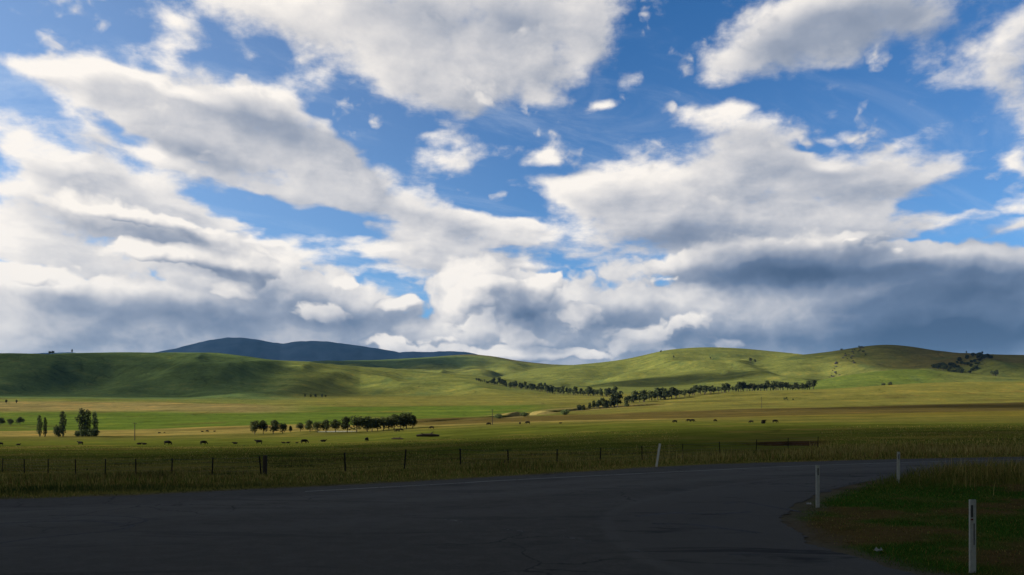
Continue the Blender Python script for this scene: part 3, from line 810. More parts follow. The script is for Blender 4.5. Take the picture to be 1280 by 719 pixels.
def build_water():
    m, g, bs = new_mat('dam_water')
    bs.inputs['Base Color'].default_value = C4(.52, .52, .47); bs.inputs['Roughness'].default_value = .12
    bs.inputs['Specular IOR Level'].default_value = .6
    P = g.n('ShaderNodeNewGeometry').outputs['Position']
    bp = g.n('ShaderNodeBump'); bp.inputs['Strength'].default_value = .15; bp.inputs['Distance'].default_value = .05
    g.put(bp.inputs['Height'], g.noise(P, 1.5, 3, .5)); g.put(bs.inputs['Normal'], bp.outputs[0])
    a = np.linspace(0, 2*np.pi, 60, endpoint=False)
    w = 1+.10*np.sin(3*a+1)+.05*np.sin(5*a)
    V = np.stack([POND[0]+np.cos(a)*POND[2]*w*1.02, POND[1]+np.sin(a)*POND[3]*w*1.02, np.full(60, POND_Z()-.18)], 1)
    me = mesh_np('water', V, [np.arange(60)[None]], [m])
    return tag(obj('water', me), kind='structure')
# ------------------------------------------------- sun, cloud shade, air
def build_sun():
    ld = bpy.data.lights.new('sun', 'SUN'); ld.energy = SUN_E; ld.angle = math.radians(.53); ld.color = (1.0, .90, .74)
    o = bpy.data.objects.new('sun', ld); link(o)
    o.rotation_euler = SUN_DIR.to_track_quat('Z', 'Y').to_euler()

def cloud_material():
    m, g, bs = new_mat('shade_cloud_vapour')
    bs.inputs['Base Color'].default_value = C4(.80, .81, .84); bs.inputs['Roughness'].default_value = 1; bs.inputs['Specular IOR Level'].default_value = 0
    tr = g.n('ShaderNodeBsdfTransparent'); mx = g.n('ShaderNodeMixShader')
    P = g.n('ShaderNodeNewGeometry').outputs['Position']
    d = g.m('ADD', attr(g, 'dense', False), g.m('MULTIPLY_ADD', g.noise(P, .012, 4, .6), .5, -.25))
    g.put(mx.inputs[0], g.m('MULTIPLY', g.ss(d, .0, .9), attr(g, 'cover', False)))
    g.nt.links.new(tr.outputs[0], mx.inputs[1]); g.nt.links.new(bs.outputs[0], mx.inputs[2])
    out = [q for q in g.nt.nodes if q.type == 'OUTPUT_MATERIAL'][0]; g.nt.links.new(mx.outputs[0], out.inputs[0])
    return m
CLOUD_ALT = 1250.0
# unseen clouds added and shaped to shade the land: (where the shade falls x, y), half sizes, turn, edge softness
SHADES = [   # ..., edge softness, how much of the sun it stops
 (-40, -345, 1200, 636, -11, .25, .985),    # over the road and the near paddock
 (-660, 1250, 420, 215, -12, .15, .72),     # left hill face
 (420, 605, 250, 75, 3, .22, .80),          # belt across the right-hand fields
 (350, 1580, 250, 120, 0, .18, .80),        # foot of the middle hill
 (1150, 1790, 590, 480, 0, .28, .85),       # right shoulder
 (-470, 2750, 430, 330, 6, .20, .85),       # ridge behind
]
def build_shade_clouds():
    mat = cloud_material(); s = SUN_DIR
    V, Q, D, K = [], [], [], []; off = 0
    for k, (sx, sy, rx, ry, rot, soft, stop) in enumerate(SHADES):
        n = 110
        gx, gy, q = grid_patch(-1.35, 1.35, n, -1.35, 1.35, n)
        rad = np.hypot(gx, gy)
        dens = (1-rad) + .50*fbm(gx*rx/170+k*9, gy*ry/170, 200+k, 5) + .35*fbm(gx*rx/55+k*5, gy*ry/55, 230+k, 4)
        dens = dens/soft*.5
        t = np.clip(dens, 0, 3)
        c, sn = math.cos(math.radians(rot)), math.sin(math.radians(rot))
        X, Yy = gx*rx, gy*ry
        wx, wy = X*c-Yy*sn, X*sn+Yy*c
        H = CLOUD_ALT - z_at(sx, sy)
        cx, cy = sx + s.x/s.z*H, sy + s.y/s.z*H
        top = 60*np.sqrt(t)*(1+1.1*fbm(gx*rx/90, gy*ry/90, 300+k, 5)); bot = 16*np.sqrt(t)*(1+1.6*fbm(gx*rx/60, gy*ry/60, 330+k, 4))
        live = dens > 0
        m = live[q].any(1)
        qq = q[m]
        for sgn, h in ((1, top), (-1, -bot)):
            V.append(np.stack([cx+wx, cy+wy, CLOUD_ALT+h], 1)); D.append(np.clip(dens, 0, 1)); K.append(np.full(len(gx), 1-math.sqrt(1-stop)))
            Q.append((qq if sgn > 0 else qq[:, ::-1])+off); off += len(gx)
    me = mesh_np('shade_clouds', np.concatenate(V), [np.concatenate(Q)], [mat], dict(dense=np.concatenate(D), cover=np.concatenate(K)), smooth=True)
    return tag(obj('shade_clouds', me), kind='stuff')
def build_haze():
    m = bpy.data.materials.new('haze_air'); m.use_nodes = True; nt = m.node_tree; nt.nodes.clear()
    v = nt.nodes.new('ShaderNodeVolumePrincipled'); o = nt.nodes.new('ShaderNodeOutputMaterial')
    v.inputs['Color'].default_value = C4(*HAZE_COL); v.inputs['Density'].default_value = HAZE_D; v.inputs['Anisotropy'].default_value = 0.0
    nt.links.new(v.outputs[0], o.inputs['Volume'])
    R, z0, z1 = 13100.0, -160.0, 1060.0
    V = [(sx*R, sy*R, z) for z in (z0, z1) for sx, sy in ((-1, -1), (1, -1), (1, 1), (-1, 1))]
    q = [(3, 2, 1, 0), (4, 5, 6, 7), (0, 1, 5, 4), (1, 2, 6, 5), (2, 3, 7, 6), (3, 0, 4, 7)]
    return tag(obj('haze', mesh_np('haze', V, [q], [m])), kind='stuff')
# ------------------------------------------------------------- foliage
def leaf_material(name, c0, c1, scale=.5):
    m, g, bs = new_mat(name)
    P = g.n('ShaderNodeNewGeometry').outputs['Position']
    oi = g.n('ShaderNodeObjectInfo').outputs['Random']
    n = g.noise(P, scale, 4, .65)
    c = g.mix(g.m('ADD', g.m('MULTIPLY', attr(g, 'tint', False), .7), g.m('MULTIPLY', n, .5), clamp=True), C4(*c0), C4(*c1))
    c = g.v('SCALE', c, scale=g.lin(oi, 0, 1, .65, 1.55))
    g.put(bs.inputs['Base Color'], c); bs.inputs['Roughness'].default_value = .75; bs.inputs['Specular IOR Level'].default_value = .2
    tl = g.n('ShaderNodeBsdfTranslucent'); g.put(tl.inputs[0], c)
    mx = g.n('ShaderNodeMixShader'); mx.inputs[0].default_value = .2
    g.nt.links.new(bs.outputs[0], mx.inputs[1]); g.nt.links.new(tl.outputs[0], mx.inputs[2])
    out = [q for q in g.nt.nodes if q.type == 'OUTPUT_MATERIAL'][0]; g.nt.links.new(mx.outputs[0], out.inputs[0])
    return m

def leaf_cloud(lobes, n, size, rng, fill=.55, tidy=False):
    """many small leaf sprays spread through a set of ellipsoids (cx,cy,cz,rx,ry,rz)"""
    lobes = np.array(lobes, float)
    vol = lobes[:, 3]*lobes[:, 4]*lobes[:, 5]; w = vol**(2/3); w /= w.sum()
    k = rng.choice(len(lobes), n, p=w)
    d = rng.normal(size=(n, 3)); d /= np.linalg.norm(d, axis=1)[:, None]
    r = fill + (1.08-fill)*rng.random(n)**.7
    c = lobes[k, :3] + d*lobes[k, 3:]*r[:, None]
    nrm = d*.7 + rng.normal(size=(n, 3))*.6; nrm /= np.linalg.norm(nrm, axis=1)[:, None]
    a = np.cross(nrm, rng.normal(size=(n, 3))); a /= np.linalg.norm(a, axis=1)[:, None]+1e-9
    b = np.cross(nrm, a)
    s = size*(.55+.9*rng.random(n))[:, None]
    if tidy:                                     # no leaf hangs on its own
        near = np.linalg.norm(c[:, None]-c[None], axis=2) < .80*np.minimum(s, s.T)
        seen = np.zeros(n, bool); todo = [int(np.argmax(near.sum(1)))]; seen[todo[0]] = True
        while todo:
            nb = np.nonzero(near[todo.pop()] & ~seen)[0]; seen[nb] = True; todo += list(nb)
        keep = seen; c, a, b, s, k = c[keep], a[keep], b[keep], s[keep], k[keep]; n = len(c)
    V = np.stack([c-a*s*.9, c-b*s*.45+a*s*.1, c+a*s, c+b*s*.5], 1).reshape(-1, 3)
    q = np.arange(4*n).reshape(-1, 4)
    tint = np.repeat(rng.random(n)*.7 + .3*rng.random(len(lobes))[k], 4)
    return V, q, tint

def tube(pts, rad, seg=6):
    P = np.array(pts, float); R = np.array(rad, float); n = len(P)
    T = np.gradient(P, axis=0); T /= np.linalg.norm(T, axis=1)[:, None]+1e-9
    up = np.where(np.abs(T[:, 2:3]) > .9, np.array([[1., 0, 0]]), np.array([[0, 0, 1.]]))
    A = np.cross(T, up); A /= np.linalg.norm(A, axis=1)[:, None]+1e-9; B = np.cross(T, A)
    t = np.linspace(0, 2*np.pi, seg, endpoint=False)
    V = (P[:, None]+R[:, None, None]*(np.cos(t)[None, :, None]*A[:, None]+np.sin(t)[None, :, None]*B[:, None])).reshape(-1, 3)
    i = np.arange(seg); j = (i+1) % seg
    q = (np.stack([i, j, j+seg, i+seg], 1)[None]+(np.arange(n-1)*seg)[:, None, None]).reshape(-1, 4)
    return V, q
def join(parts):
    V, Q, off = [], [], 0
    for v, q in parts: V.append(v); Q.append(np.asarray(q)+off); off += len(v)
    return np.concatenate(V), np.concatenate(Q)

def trunk_mesh(name, h, r, limbs, rng, mat):
    p = [(0, 0, -.4), (0, 0, 0), (rng.normal()*.1, rng.normal()*.1, h*.35), (rng.normal()*.2, rng.normal()*.2, h*.7), (rng.normal()*.2, rng.normal()*.2, h)]
    parts = [tube(p, [r*1.3, r*1.15, r*.85, r*.55, r*.2], 7)]
    for k in range(limbs):
        a = 2*math.pi*k/limbs+rng.random(); z0 = h*(.3+.35*rng.random()); L = h*(.22+.2*rng.random())
        parts.append(tube([(0, 0, z0), (math.cos(a)*L*.5, math.sin(a)*L*.5, z0+L*.45), (math.cos(a)*L, math.sin(a)*L, z0+L*.8)], [r*.5, r*.3, r*.1], 5))
    V, Q = join(parts)
    return mesh_np(name, V, [Q], [mat], smooth=True)

def crown_lobes(kind, h, w, rng):
    L = []
    if kind == 'poplar':
        for z in np.linspace(.09, .93, 10):
            r = w*.5*(math.sin(math.pi*min(1, (z-.02)/1.02))**.55)*(.85+.3*rng.random())
            L.append((rng.normal()*w*.05, rng.normal()*w*.05, h*z, r, r, h*.09))
        L.append((rng.normal()*.1, 0, h*.97, w*.13, w*.13, h*.06))
    elif kind == 'bush':
        for k in range(7):
            a = rng.random()*6.28; d = w*.26*rng.random()
            r = w*(.22+.1*rng.random()); L.append((math.cos(a)*d*1.2, math.sin(a)*d, h*(.35+.25*rng.random()), r, r, h*.36))
    elif kind == 'dense':
        L.append((0, 0, h*.5, w*.2, w*.2, h*.38))
        for k in range(9):
            a = rng.random()*6.28; d = w*.18*rng.random()**.6; z = .22+.60*rng.random()
            r = w*(.20+.12*rng.random())*(1.15-.55*abs(z-.45)); L.append((math.cos(a)*d, math.sin(a)*d, h*z, r, r, h*.17))
    else:                                   # round crown on a clear trunk
        for k in range(15):
            a = rng.random()*6.28; z = .27+.60*rng.random(); d = w*.30*math.sin(math.pi*(z-.08)/.98)*rng.random()**.5
            r = w*(.17+.10*rng.random()); L.append((math.cos(a)*d, math.sin(a)*d, h*z, r, r, r*.95))
        L.append((0, 0, h*.88, w*.2, w*.2, h*.09))
    return L

def build_plants():
    leaf_dark = leaf_material('tree_leaves', (.026, .038, .012), (.090, .108, .032))
    leaf_pop = leaf_material('poplar_leaves', (.024, .040, .016), (.068, .094, .034))
    leaf_bush = leaf_material('bush_leaves', (.050, .075, .026), (.105, .145, .050))
    leaf_far = leaf_material('far_leaves', (.028, .042, .016), (.088, .108, .040), .2)
    bark = plain('bark', (.10, .080, .060), .9)
    rng = np.random.default_rng(21)
    def crown(kind, h, w, n, size, mat, seed):
        r = np.random.default_rng(seed)
        V, q, t = leaf_cloud(crown_lobes(kind, h, w, r), n, size, r)
        return mesh_np('crown', V, [q], [mat], dict(tint=t))
    P = {}
    for k in range(4): P['round', k] = (crown('round', 8, 7.2+.5*k, 1200, .42, leaf_dark, 50+k), trunk_mesh('trunk', 6.4, .20, 5, np.random.default_rng(k), bark), 8)
    for k in range(3): P['poplar', k] = (crown('poplar', 12, 3.2+.35*k, 1100, .34, leaf_pop, 60+k), trunk_mesh('trunk', 10.5, .24, 0, np.random.default_rng(k+5), bark), 12)
    for k in range(3): P['bush', k] = (crown('bush', 3, 4.4, 520, .30, leaf_bush, 70+k), trunk_mesh('stem', 1.6, .09, 4, np.random.default_rng(k+9), bark), 3)
    # trees a kilometre off: one mesh each, crown and trunk together
    F1 = {}
    for k in range(6):
        r = np.random.default_rng(80+k)
        V, q, t = leaf_cloud(crown_lobes('dense' if k < 4 else 'round', 9, [6.2, 7.5, 8.8, 10.5, 8.5, 7.0][k], r), 620, .70, r, .35, True)
        v2, q2 = tube([(0, 0, -.6), (0, 0, 2), (0, 0, 5)], [.35, .3, .15], 5)
        F1[k] = mesh_np('far_tree', np.concatenate([V, v2]), [np.concatenate([q, q2+len(V)])], [leaf_far, bark], dict(tint=np.concatenate([t, np.zeros(len(v2))])), fmat=[0]*len(q)+[1]*len(q2))
    def stand(kind, v, p, s, name, label, cat, group=None, sx=1.0):
        cm, tm, h = P[kind, v]
        o = empty(name, p, random.uniform(0, 6.28)); o.scale = (s*sx, s*sx, s)
        obj('crown' if kind != 'bush' else 'foliage', cm, o); obj('trunk' if kind != 'bush' else 'stem', tm, o)
        tag(o, label, cat, group); return o
    def far(p, hgt, label, group, cat='tree', name='far_tree', wide=1.0):
        o = obj(name, F1[random.randrange(6)]); s = hgt/9.0
        o.location = p; o.rotation_euler = (0, 0, random.uniform(0, 6.28)); o.scale = (s*wide, s*wide, s)
        tag(o, label, cat, group); return o

    # --- row of trees in front of the dam: bearing, crown top row, base row
    row = [(318.5,525,543.5),(329,524,544.5),(341.5,525,543),(353,529,543),(363,532,542.5),(375.5,527.5,543),(387.5,525,541.5),(397,527,541.5),(407.5,524,539.5),(419.5,523,539.5),(434,521,539.5),(445.5,520,538.5),
           (459,520,537.5),(465,522,537),(472,522.5,537),(479,521.5,536.5),(486,522,536.5),(492.5,516.5,536.5),(501,519.5,535.5),(508,515.5,535.5),(516,518.5,534.5)]
    lab = {0: 'leftmost tree of the row beside the dam, oval crown on a thin trunk',
           1: 'second tree from the left end of the row, tall narrow crown with see-through gaps',
           2: 'third tree from the left end of the row, broad dark rounded crown',
           3: 'fourth tree from the left end of the row, lower than its left neighbour',
           4: 'smallest tree of the row, a low narrow sapling standing in a gap',
           5: 'rounded tree of the row just right of the small sapling',
           6: 'loose crowned tree at left end of pale dam, second right of sapling',
           7: 'low dark tree in front of the left end of the pale dam',
           8: 'ragged tree over the left part of the pale dam',
           9: 'open crowned tree over the middle of the pale dam with light showing through',
           10: 'taller tree over the right part of the pale dam',
           11: 'big dark round tree just right of the pale dam, separate from the clump',
           12: 'left end tree of the joined clump at the right of the row',
           17: 'tall tree rising above the middle of the clump at the right of the row',
           19: 'tallest and darkest tree of the row, near its right end',
           20: 'rightmost tree of the row, beside the straw coloured paddock'}
    for k, (px, t, b) in enumerate(row):
        Y = 396 - 1.5*max(0, 6-k)*0 if k > 6 else 398
        Y = np.interp(k, [0, 6, 11, 20], [398, 404, 384, 402]) if k not in (6, 7, 8, 9, 10) else (380 if k != 6 else 384)
        p = at(px, Y); hgt = (b-t)*Y/F*1.04
        base_row = 520+(CAM_H-p.z)*F/Y
        hgt = max(3.0, (base_row-t)*Y/F)
        v = [0, 1, 2, 3][k % 4]
        stand('round', v, p, hgt/8.4, 'paddock_tree', lab.get(k, 'dark tree inside the joined clump of the row, crowns touching both sides'), 'tree', 'row of trees by the dam',
              sx={1: .85, 4: .75, 9: .95, 19: 1.35, 11: 1.15, 2: 1.1, 17: 1.25, 20: 1.2}.get(k, 1.08 if k < 12 else 1.28))
    # --- poplars at the left with bushes round their feet
    pops = [(49.5,519.5,545,'leftmost poplar of the group, left one of a close pair',.95),(56.5,522,545,'slim poplar, right one of the leftmost close pair',.75),
            (78.5,514.5,544.5,'single tall poplar between the left pair and the bushy group',1.0),
            (102.5,511,544,'tallest poplar, behind the rounded bushes',1.05),(109.5,512.5,544,'poplar in the middle of the bushy group, right of the tallest one',.95),(118.5,515,544,'rightmost slim poplar standing apart over the bushes',.8)]
    for px, t, b, L, sx in pops:
        Y = 396; p = at(px, Y); br = 520+(CAM_H-p.z)*F/Y
        stand('poplar', random.randrange(3), p, (br-t)*Y/F/12.1, 'poplar_tree', L, 'tree', 'poplars in the left paddock', sx=sx)
    for px, w, h, L in [(72.5,5,6.0,'dark upright bush leaning on the foot of the single poplar'),(97.5,4.2,3.4,'small bush at the left end of the rounded bushes under the poplars'),(104,5.5,4.0,'rounded grey green bush under the tallest poplar'),(111,5,4.0,'middle bush at the feet of the poplars'),(117.5,6,4.4,'rightmost and largest rounded bush under the poplars')]:
        p = at(px, 391); o = stand('bush', random.randrange(3), p, h/3, 'paddock_bush', L, 'bush', 'bushes under the poplars', sx=w/4.4*3/h)
    # --- small trees at the left edge
    for px, Y, h, L in [(1,585,5.6,'dark tree cut by the left edge of the photo, beyond the poplars'),(13,580,5.0,'small round tree next to the one cut by the left edge'),(25,590,6.4,'round tree on its own right of the left-edge pair')]:
        stand('round', random.randrange(4), at(px, Y), h/8.4, 'paddock_tree', L, 'tree', 'small trees at the left edge', sx=1.15)
    for px, Y, h, L in [(8,900,4.5,'tiny far tree on the tan slope, left one of two'),(20.5,905,4.5,'tiny far tree on the tan slope, right one of two')]: far(at(px, Y), h, L, None)
    for px, Y, h in [(381,1090,5),(388.5,1095,5.5),(394.5,1100,6),(402.5,1105,6),(407,1106,4.5)]: far(at(px, Y), h, 'tiny dark tree in the short line of five on the open slope', 'short line of trees on the slope')
    # --- creek shelter belt, long and dark across the middle
    n = 74
    for k in range(n):
        px = 596+ (770-596)*(k/(n-1)) + random.uniform(-1.5, 1.5)
        Y = np.interp(px, [596, 640, 700, 770], [1420, 1330, 1180, 1000]) + random.uniform(-14, 22)
        h = random.uniform(6.5, 14.5)*(1.2 if 622 < px < 650 else 1)*(.62 if px < 612 else 1)
        far(at(px, Y), h, 'dark tree in the long belt running down the middle of the valley', 'long tree belt in the valley')
    n = 66
    for k in range(n):
        px = 782+(1016-782)*(k/(n-1)) + random.uniform(-1.6, 1.6)
        Y = np.interp(px, [782, 860, 940, 1016], [800, 900, 990, 1010]) + random.uniform(-8, 22)
        h = random.uniform(6.5, 14.0)*np.interp(px, [782, 810, 870, 960, 985, 1016], [.75, 1.15, .95, 1.05, 1.3, 1.0])
        far(at(px, Y), h, 'dark tree in the belt below the folded green hill', 'tree belt below the folded hill', wide=1.22)
    for k, (px, Y, h) in enumerate([(724,700,8),(729,705,7),(737,700,5.5),(742,705,6.5),(748,712,8),(753,718,8.5),(758,722,8),(764,728,9),(768,730,12),(772,735,13),(746,708,5),(757,735,6)]):
        far(at(px, Y), h*1.25, 'tree in the ragged clump along the creek, before the long belt', 'clump of trees along the creek')
    far(at(783, 760), 9.0, 'lone dark tree right of the creek clump, before the second belt', None)
    for px, Y, h, L in [(623,520,3.4,'low dark bush on the creek bank, the leftmost of the three along it'),(655.5,545,3.6,'bush on the creek bank with the tan hump behind it'),(706,560,4.2,'rounded bush right of the dark eroded banks')]:
        stand('bush', random.randrange(3), at(px, Y), h/3, 'creek_bush', L, 'bush', 'bushes along the creek', sx=1.35)
    # --- right hand slopes
    for px, Y, h, L in [(1104,1180,9,'left one of a dark pair of trees on the green spur'),(1113,1180,11,'taller right one of a dark pair of trees on the green spur'),(1155,1200,8,'single pale green tree on the green spur')]: far(at(px, Y), h, L, None, wide=1.3)
    for k in range(88):
        t = random.random()
        px = 1166+74*t + random.uniform(-2, 2)
        row_ = np.interp(px, [1166, 1190, 1215, 1240], [464.5, 464, 461, 459]) + (random.random()**1.3)*np.interp(px, [1166, 1190, 1205, 1222, 1240], [2, 8, 15, 10, 1.5])
        Y = np.interp(row_, [452, 458, 466, 475], [1900, 1780, 1640, 1500])
        far(at(px, Y), random.uniform(6.5, 10), 'dark tree in the plantation on the right-hand shoulder', 'plantation on the right shoulder', wide=1.8)
    for k in range(6): far(at(1243+random.uniform(-3, 3), 1480+random.uniform(-10, 10)), random.uniform(9, 13), 'dark tree in the small clump below the plantation', 'small clump right of the plantation')
    far(at(1228, 1950), 8, 'lone tree on the skyline of the right-hand shoulder', None)
    far(at(1208, 1930), 7, 'low tree breaking the top edge of the plantation', None)
    for px, Y, h, L in [(62,1440,7,'low dark tree on the skyline of the left hill, left one of two'),(66,1440,8,'bushy dark tree on the skyline of the left hill, next to the low one'),(90,1440,8,'slim lone tree on the skyline of the left hill')]: far(at(px, Y), h, L, None, wide=1.3 if px < 80 else .6)
    for px, Y, h, L in [(676,1500,8,'left tree of the small trio above the long belt'),(681,1500,9,'middle tree of the small trio above the long belt'),(689,1500,7,'right tree of the small trio above the long belt')]: far(at(px, Y), h, L, None, wide=1.3)
    for px, Y, h, L in [(826,2180,8,'dark bush on the left brow of the middle hill'),(842,2050,7,'lone bush on the left face of the middle hill'),(938,1830,15,'forked dark tree in the gully between the two hills'),(944,1860,9,'small tree above the forked one in the gully'),(888,2060,6,'faint bush high on the middle hill')]: far(at(px, Y), h, L, None, wide=1.1 if px != 938 else .8)
    for k in range(5): far(at(978+random.uniform(0, 18), 790+random.uniform(-15, 15)), random.uniform(1.6, 2.4), 'low dark shrub in the dotted line on the green field', 'dotted line of shrubs', 'bush', 'far_bush', 1.6)
    # rocks and scrub on the right hill
    rock = plain('lichen_rock', (.075, .070, .062), .95, var=.3, scale=.4)
    bmr = bmesh.new(); bmesh.ops.create_icosphere(bmr, subdivisions=3, radius=1)
    for v in bmr.verts:
        c = v.co; f = 1+.5*float(fbm(c.x*1.3+5, c.y*1.3+c.z*1.7, 9, 4))+.3*float(fbm(c.x*4, c.y*4+c.z*3, 19, 3)); v.co = Vector((c.x*1.3, c.y, c.z*.75))*f
    rme = bpy.data.meshes.new('hill_rock'); bmr.to_mesh(rme); bmr.free(); rme.materials.append(rock)
    for k in range(44):
        t = random.random()
        px = np.interp(t, [0, 1], [1030, 1080]) + random.uniform(-3, 3) + random.random()**3*22
        Y = np.interp(t, [0, .5, 1], [1640, 1790, 1900]) + random.uniform(-45, 30)
        if k % 2: far(at(px, Y), random.uniform(2.4, 4.8), 'dark scrub bush among the rocks of the right hill', 'scrub on the right hill', 'bush', 'scrub_bush', 1.5)
        else:
            o = obj('hill_rock', rme); o.location = at(px, Y); s = random.uniform(1.4, 3.6); o.scale = (s, s, s); o.rotation_euler = (0, 0, random.uniform(0, 6))
            tag(o, 'grey rock outcrop lying on the slope of the right hill', 'rock', 'rocks on the right hill')
    for px, Y, h, L in [(1052,1880,6,'dark bush at the top of the rocky slope'),(1079,1800,7,'widest dark bush under the summit of the right hill')]: far(at(px, Y), h, L, None, 'bush', 'scrub_bush', 1.7)

# -------------------------------------------------------------- cattle
def skin_mesh(name, verts, edges, radii, mat, sub=2):
    me = bpy.data.meshes.new(name+'_frame'); me.from_pydata(verts, edges, [])
    o = bpy.data.objects.new(name+'_frame', me); COL.objects.link(o)
    md = o.modifiers.new('s', 'SKIN'); md.use_smooth_shade = True; md.branch_smoothing = .4
    for i, r in enumerate(radii):
        d = me.skin_vertices[0].data[i]; d.radius = r if isinstance(r, tuple) else (r, r); d.use_root = (i == 0)
    o.modifiers.new('b', 'SUBSURF').levels = sub
    dg = bpy.context.evaluated_depsgraph_get(); ev = o.evaluated_get(dg)
    out = bpy.data.meshes.new_from_object(ev); out.name = name
    bpy.data.objects.remove(o); bpy.data.meshes.remove(me)
    out.materials.clear(); out.materials.append(mat)
    return out
def cow_mesh(pose, mat):
    lie = pose == 'lying'; dz = -.42 if lie else 0
    V, E, R = [], [], []
    def v(x, y, z, r): V.append((x, y, z)); R.append(r); return len(V)-1
    b = [v(x, 0, z+dz, r) for x, z, r in ((0, .92, (.42, .50)), (-.45, .94, (.43, .49)), (-.85, 1.02, (.37, .40)), (-1.02, 1.06, (.20, .22)))]
    for i in range(3): E.append((b[i], b[i+1]))
    f = [b[0]] + [v(x, 0, z+dz, r) for x, z, r in ((.42, .94, (.38, .50)), (.78, 1.0, (.29, .38)))]
    E += [(f[0], f[1]), (f[1], f[2])]
    if pose == 'grazing': neck = [(1.02, .84, .24), (1.18, .56, .20), (1.24, .36, .19), (1.28, .18, .13), (1.30, .08, .09)]
    elif pose == 'standing': neck = [(1.04, 1.18, .24), (1.22, 1.30, .20), (1.36, 1.31, .19), (1.54, 1.20, .13), (1.64, 1.14, .10)]
    else: neck = [(1.02, 1.16+dz, .24), (1.16, 1.30+dz, .19), (1.30, 1.32+dz, .18), (1.46, 1.22+dz, .13), (1.56, 1.16+dz, .10)]
    p = f[2]; ids = []
    for x, z, r in neck:
        q = v(x, 0, z, r); E.append((p, q)); p = q; ids.append(q)
    hx, hz = neck[2][0], neck[2][1]
    for s in (-1, 1):                                    # ears
        e1 = v(hx-.04, s*.17, hz+.07, .045); e2 = v(hx-.08, s*.31, hz+.06, .03); E += [(ids[2], e1), (e1, e2)]
    t1 = v(-1.13, 0, .98+dz, .045); t2 = v(-1.17, 0, .62+dz*.6, .03); t3 = v(-1.15, 0, (.40 if not lie else .12), .06); E += [(b[3], t1), (t1, t2), (t2, t3)]
    for s in (-1, 1):
        if lie:
            a = v(.5, s*.24, .26, .10); c = v(.85, s*.30, .10, .06); d = v(.55, s*.34, .07, .05); E += [(f[1], a), (a, c), (c, d)]
            a = v(-.55, s*.30, .26, .14); c = v(-.15, s*.42, .12, .08); d = v(-.55, s*.48, .07, .05); E += [(b[2], a), (a, c), (c, d)]
        else:
            w = .06*s
            ch = [(.50+w, .24, .66, .17), (.52+w*2, .24, .40, .10), (.51+w*3, .24, .14, .075), (.54+w*3, .24, .03, .09)]
            p = f[1]
            for x, y, z, r in ch: q = v(x, s*y*.95, z, r); E.append((p, q)); p = q
            ch = [(-.84-w, .24, .74, .24), (-.74-w, .24, .54, .14), (-.90-w*2, .23, .40, .09), (-.86-w*2, .23, .13, .075), (-.82-w*2, .23, .03, .09)]
            p = b[2]
            for x, y, z, r in ch: q = v(x, s*y*.95, z, r); E.append((p, q)); p = q
    return skin_mesh('cow', V, E, R, mat)

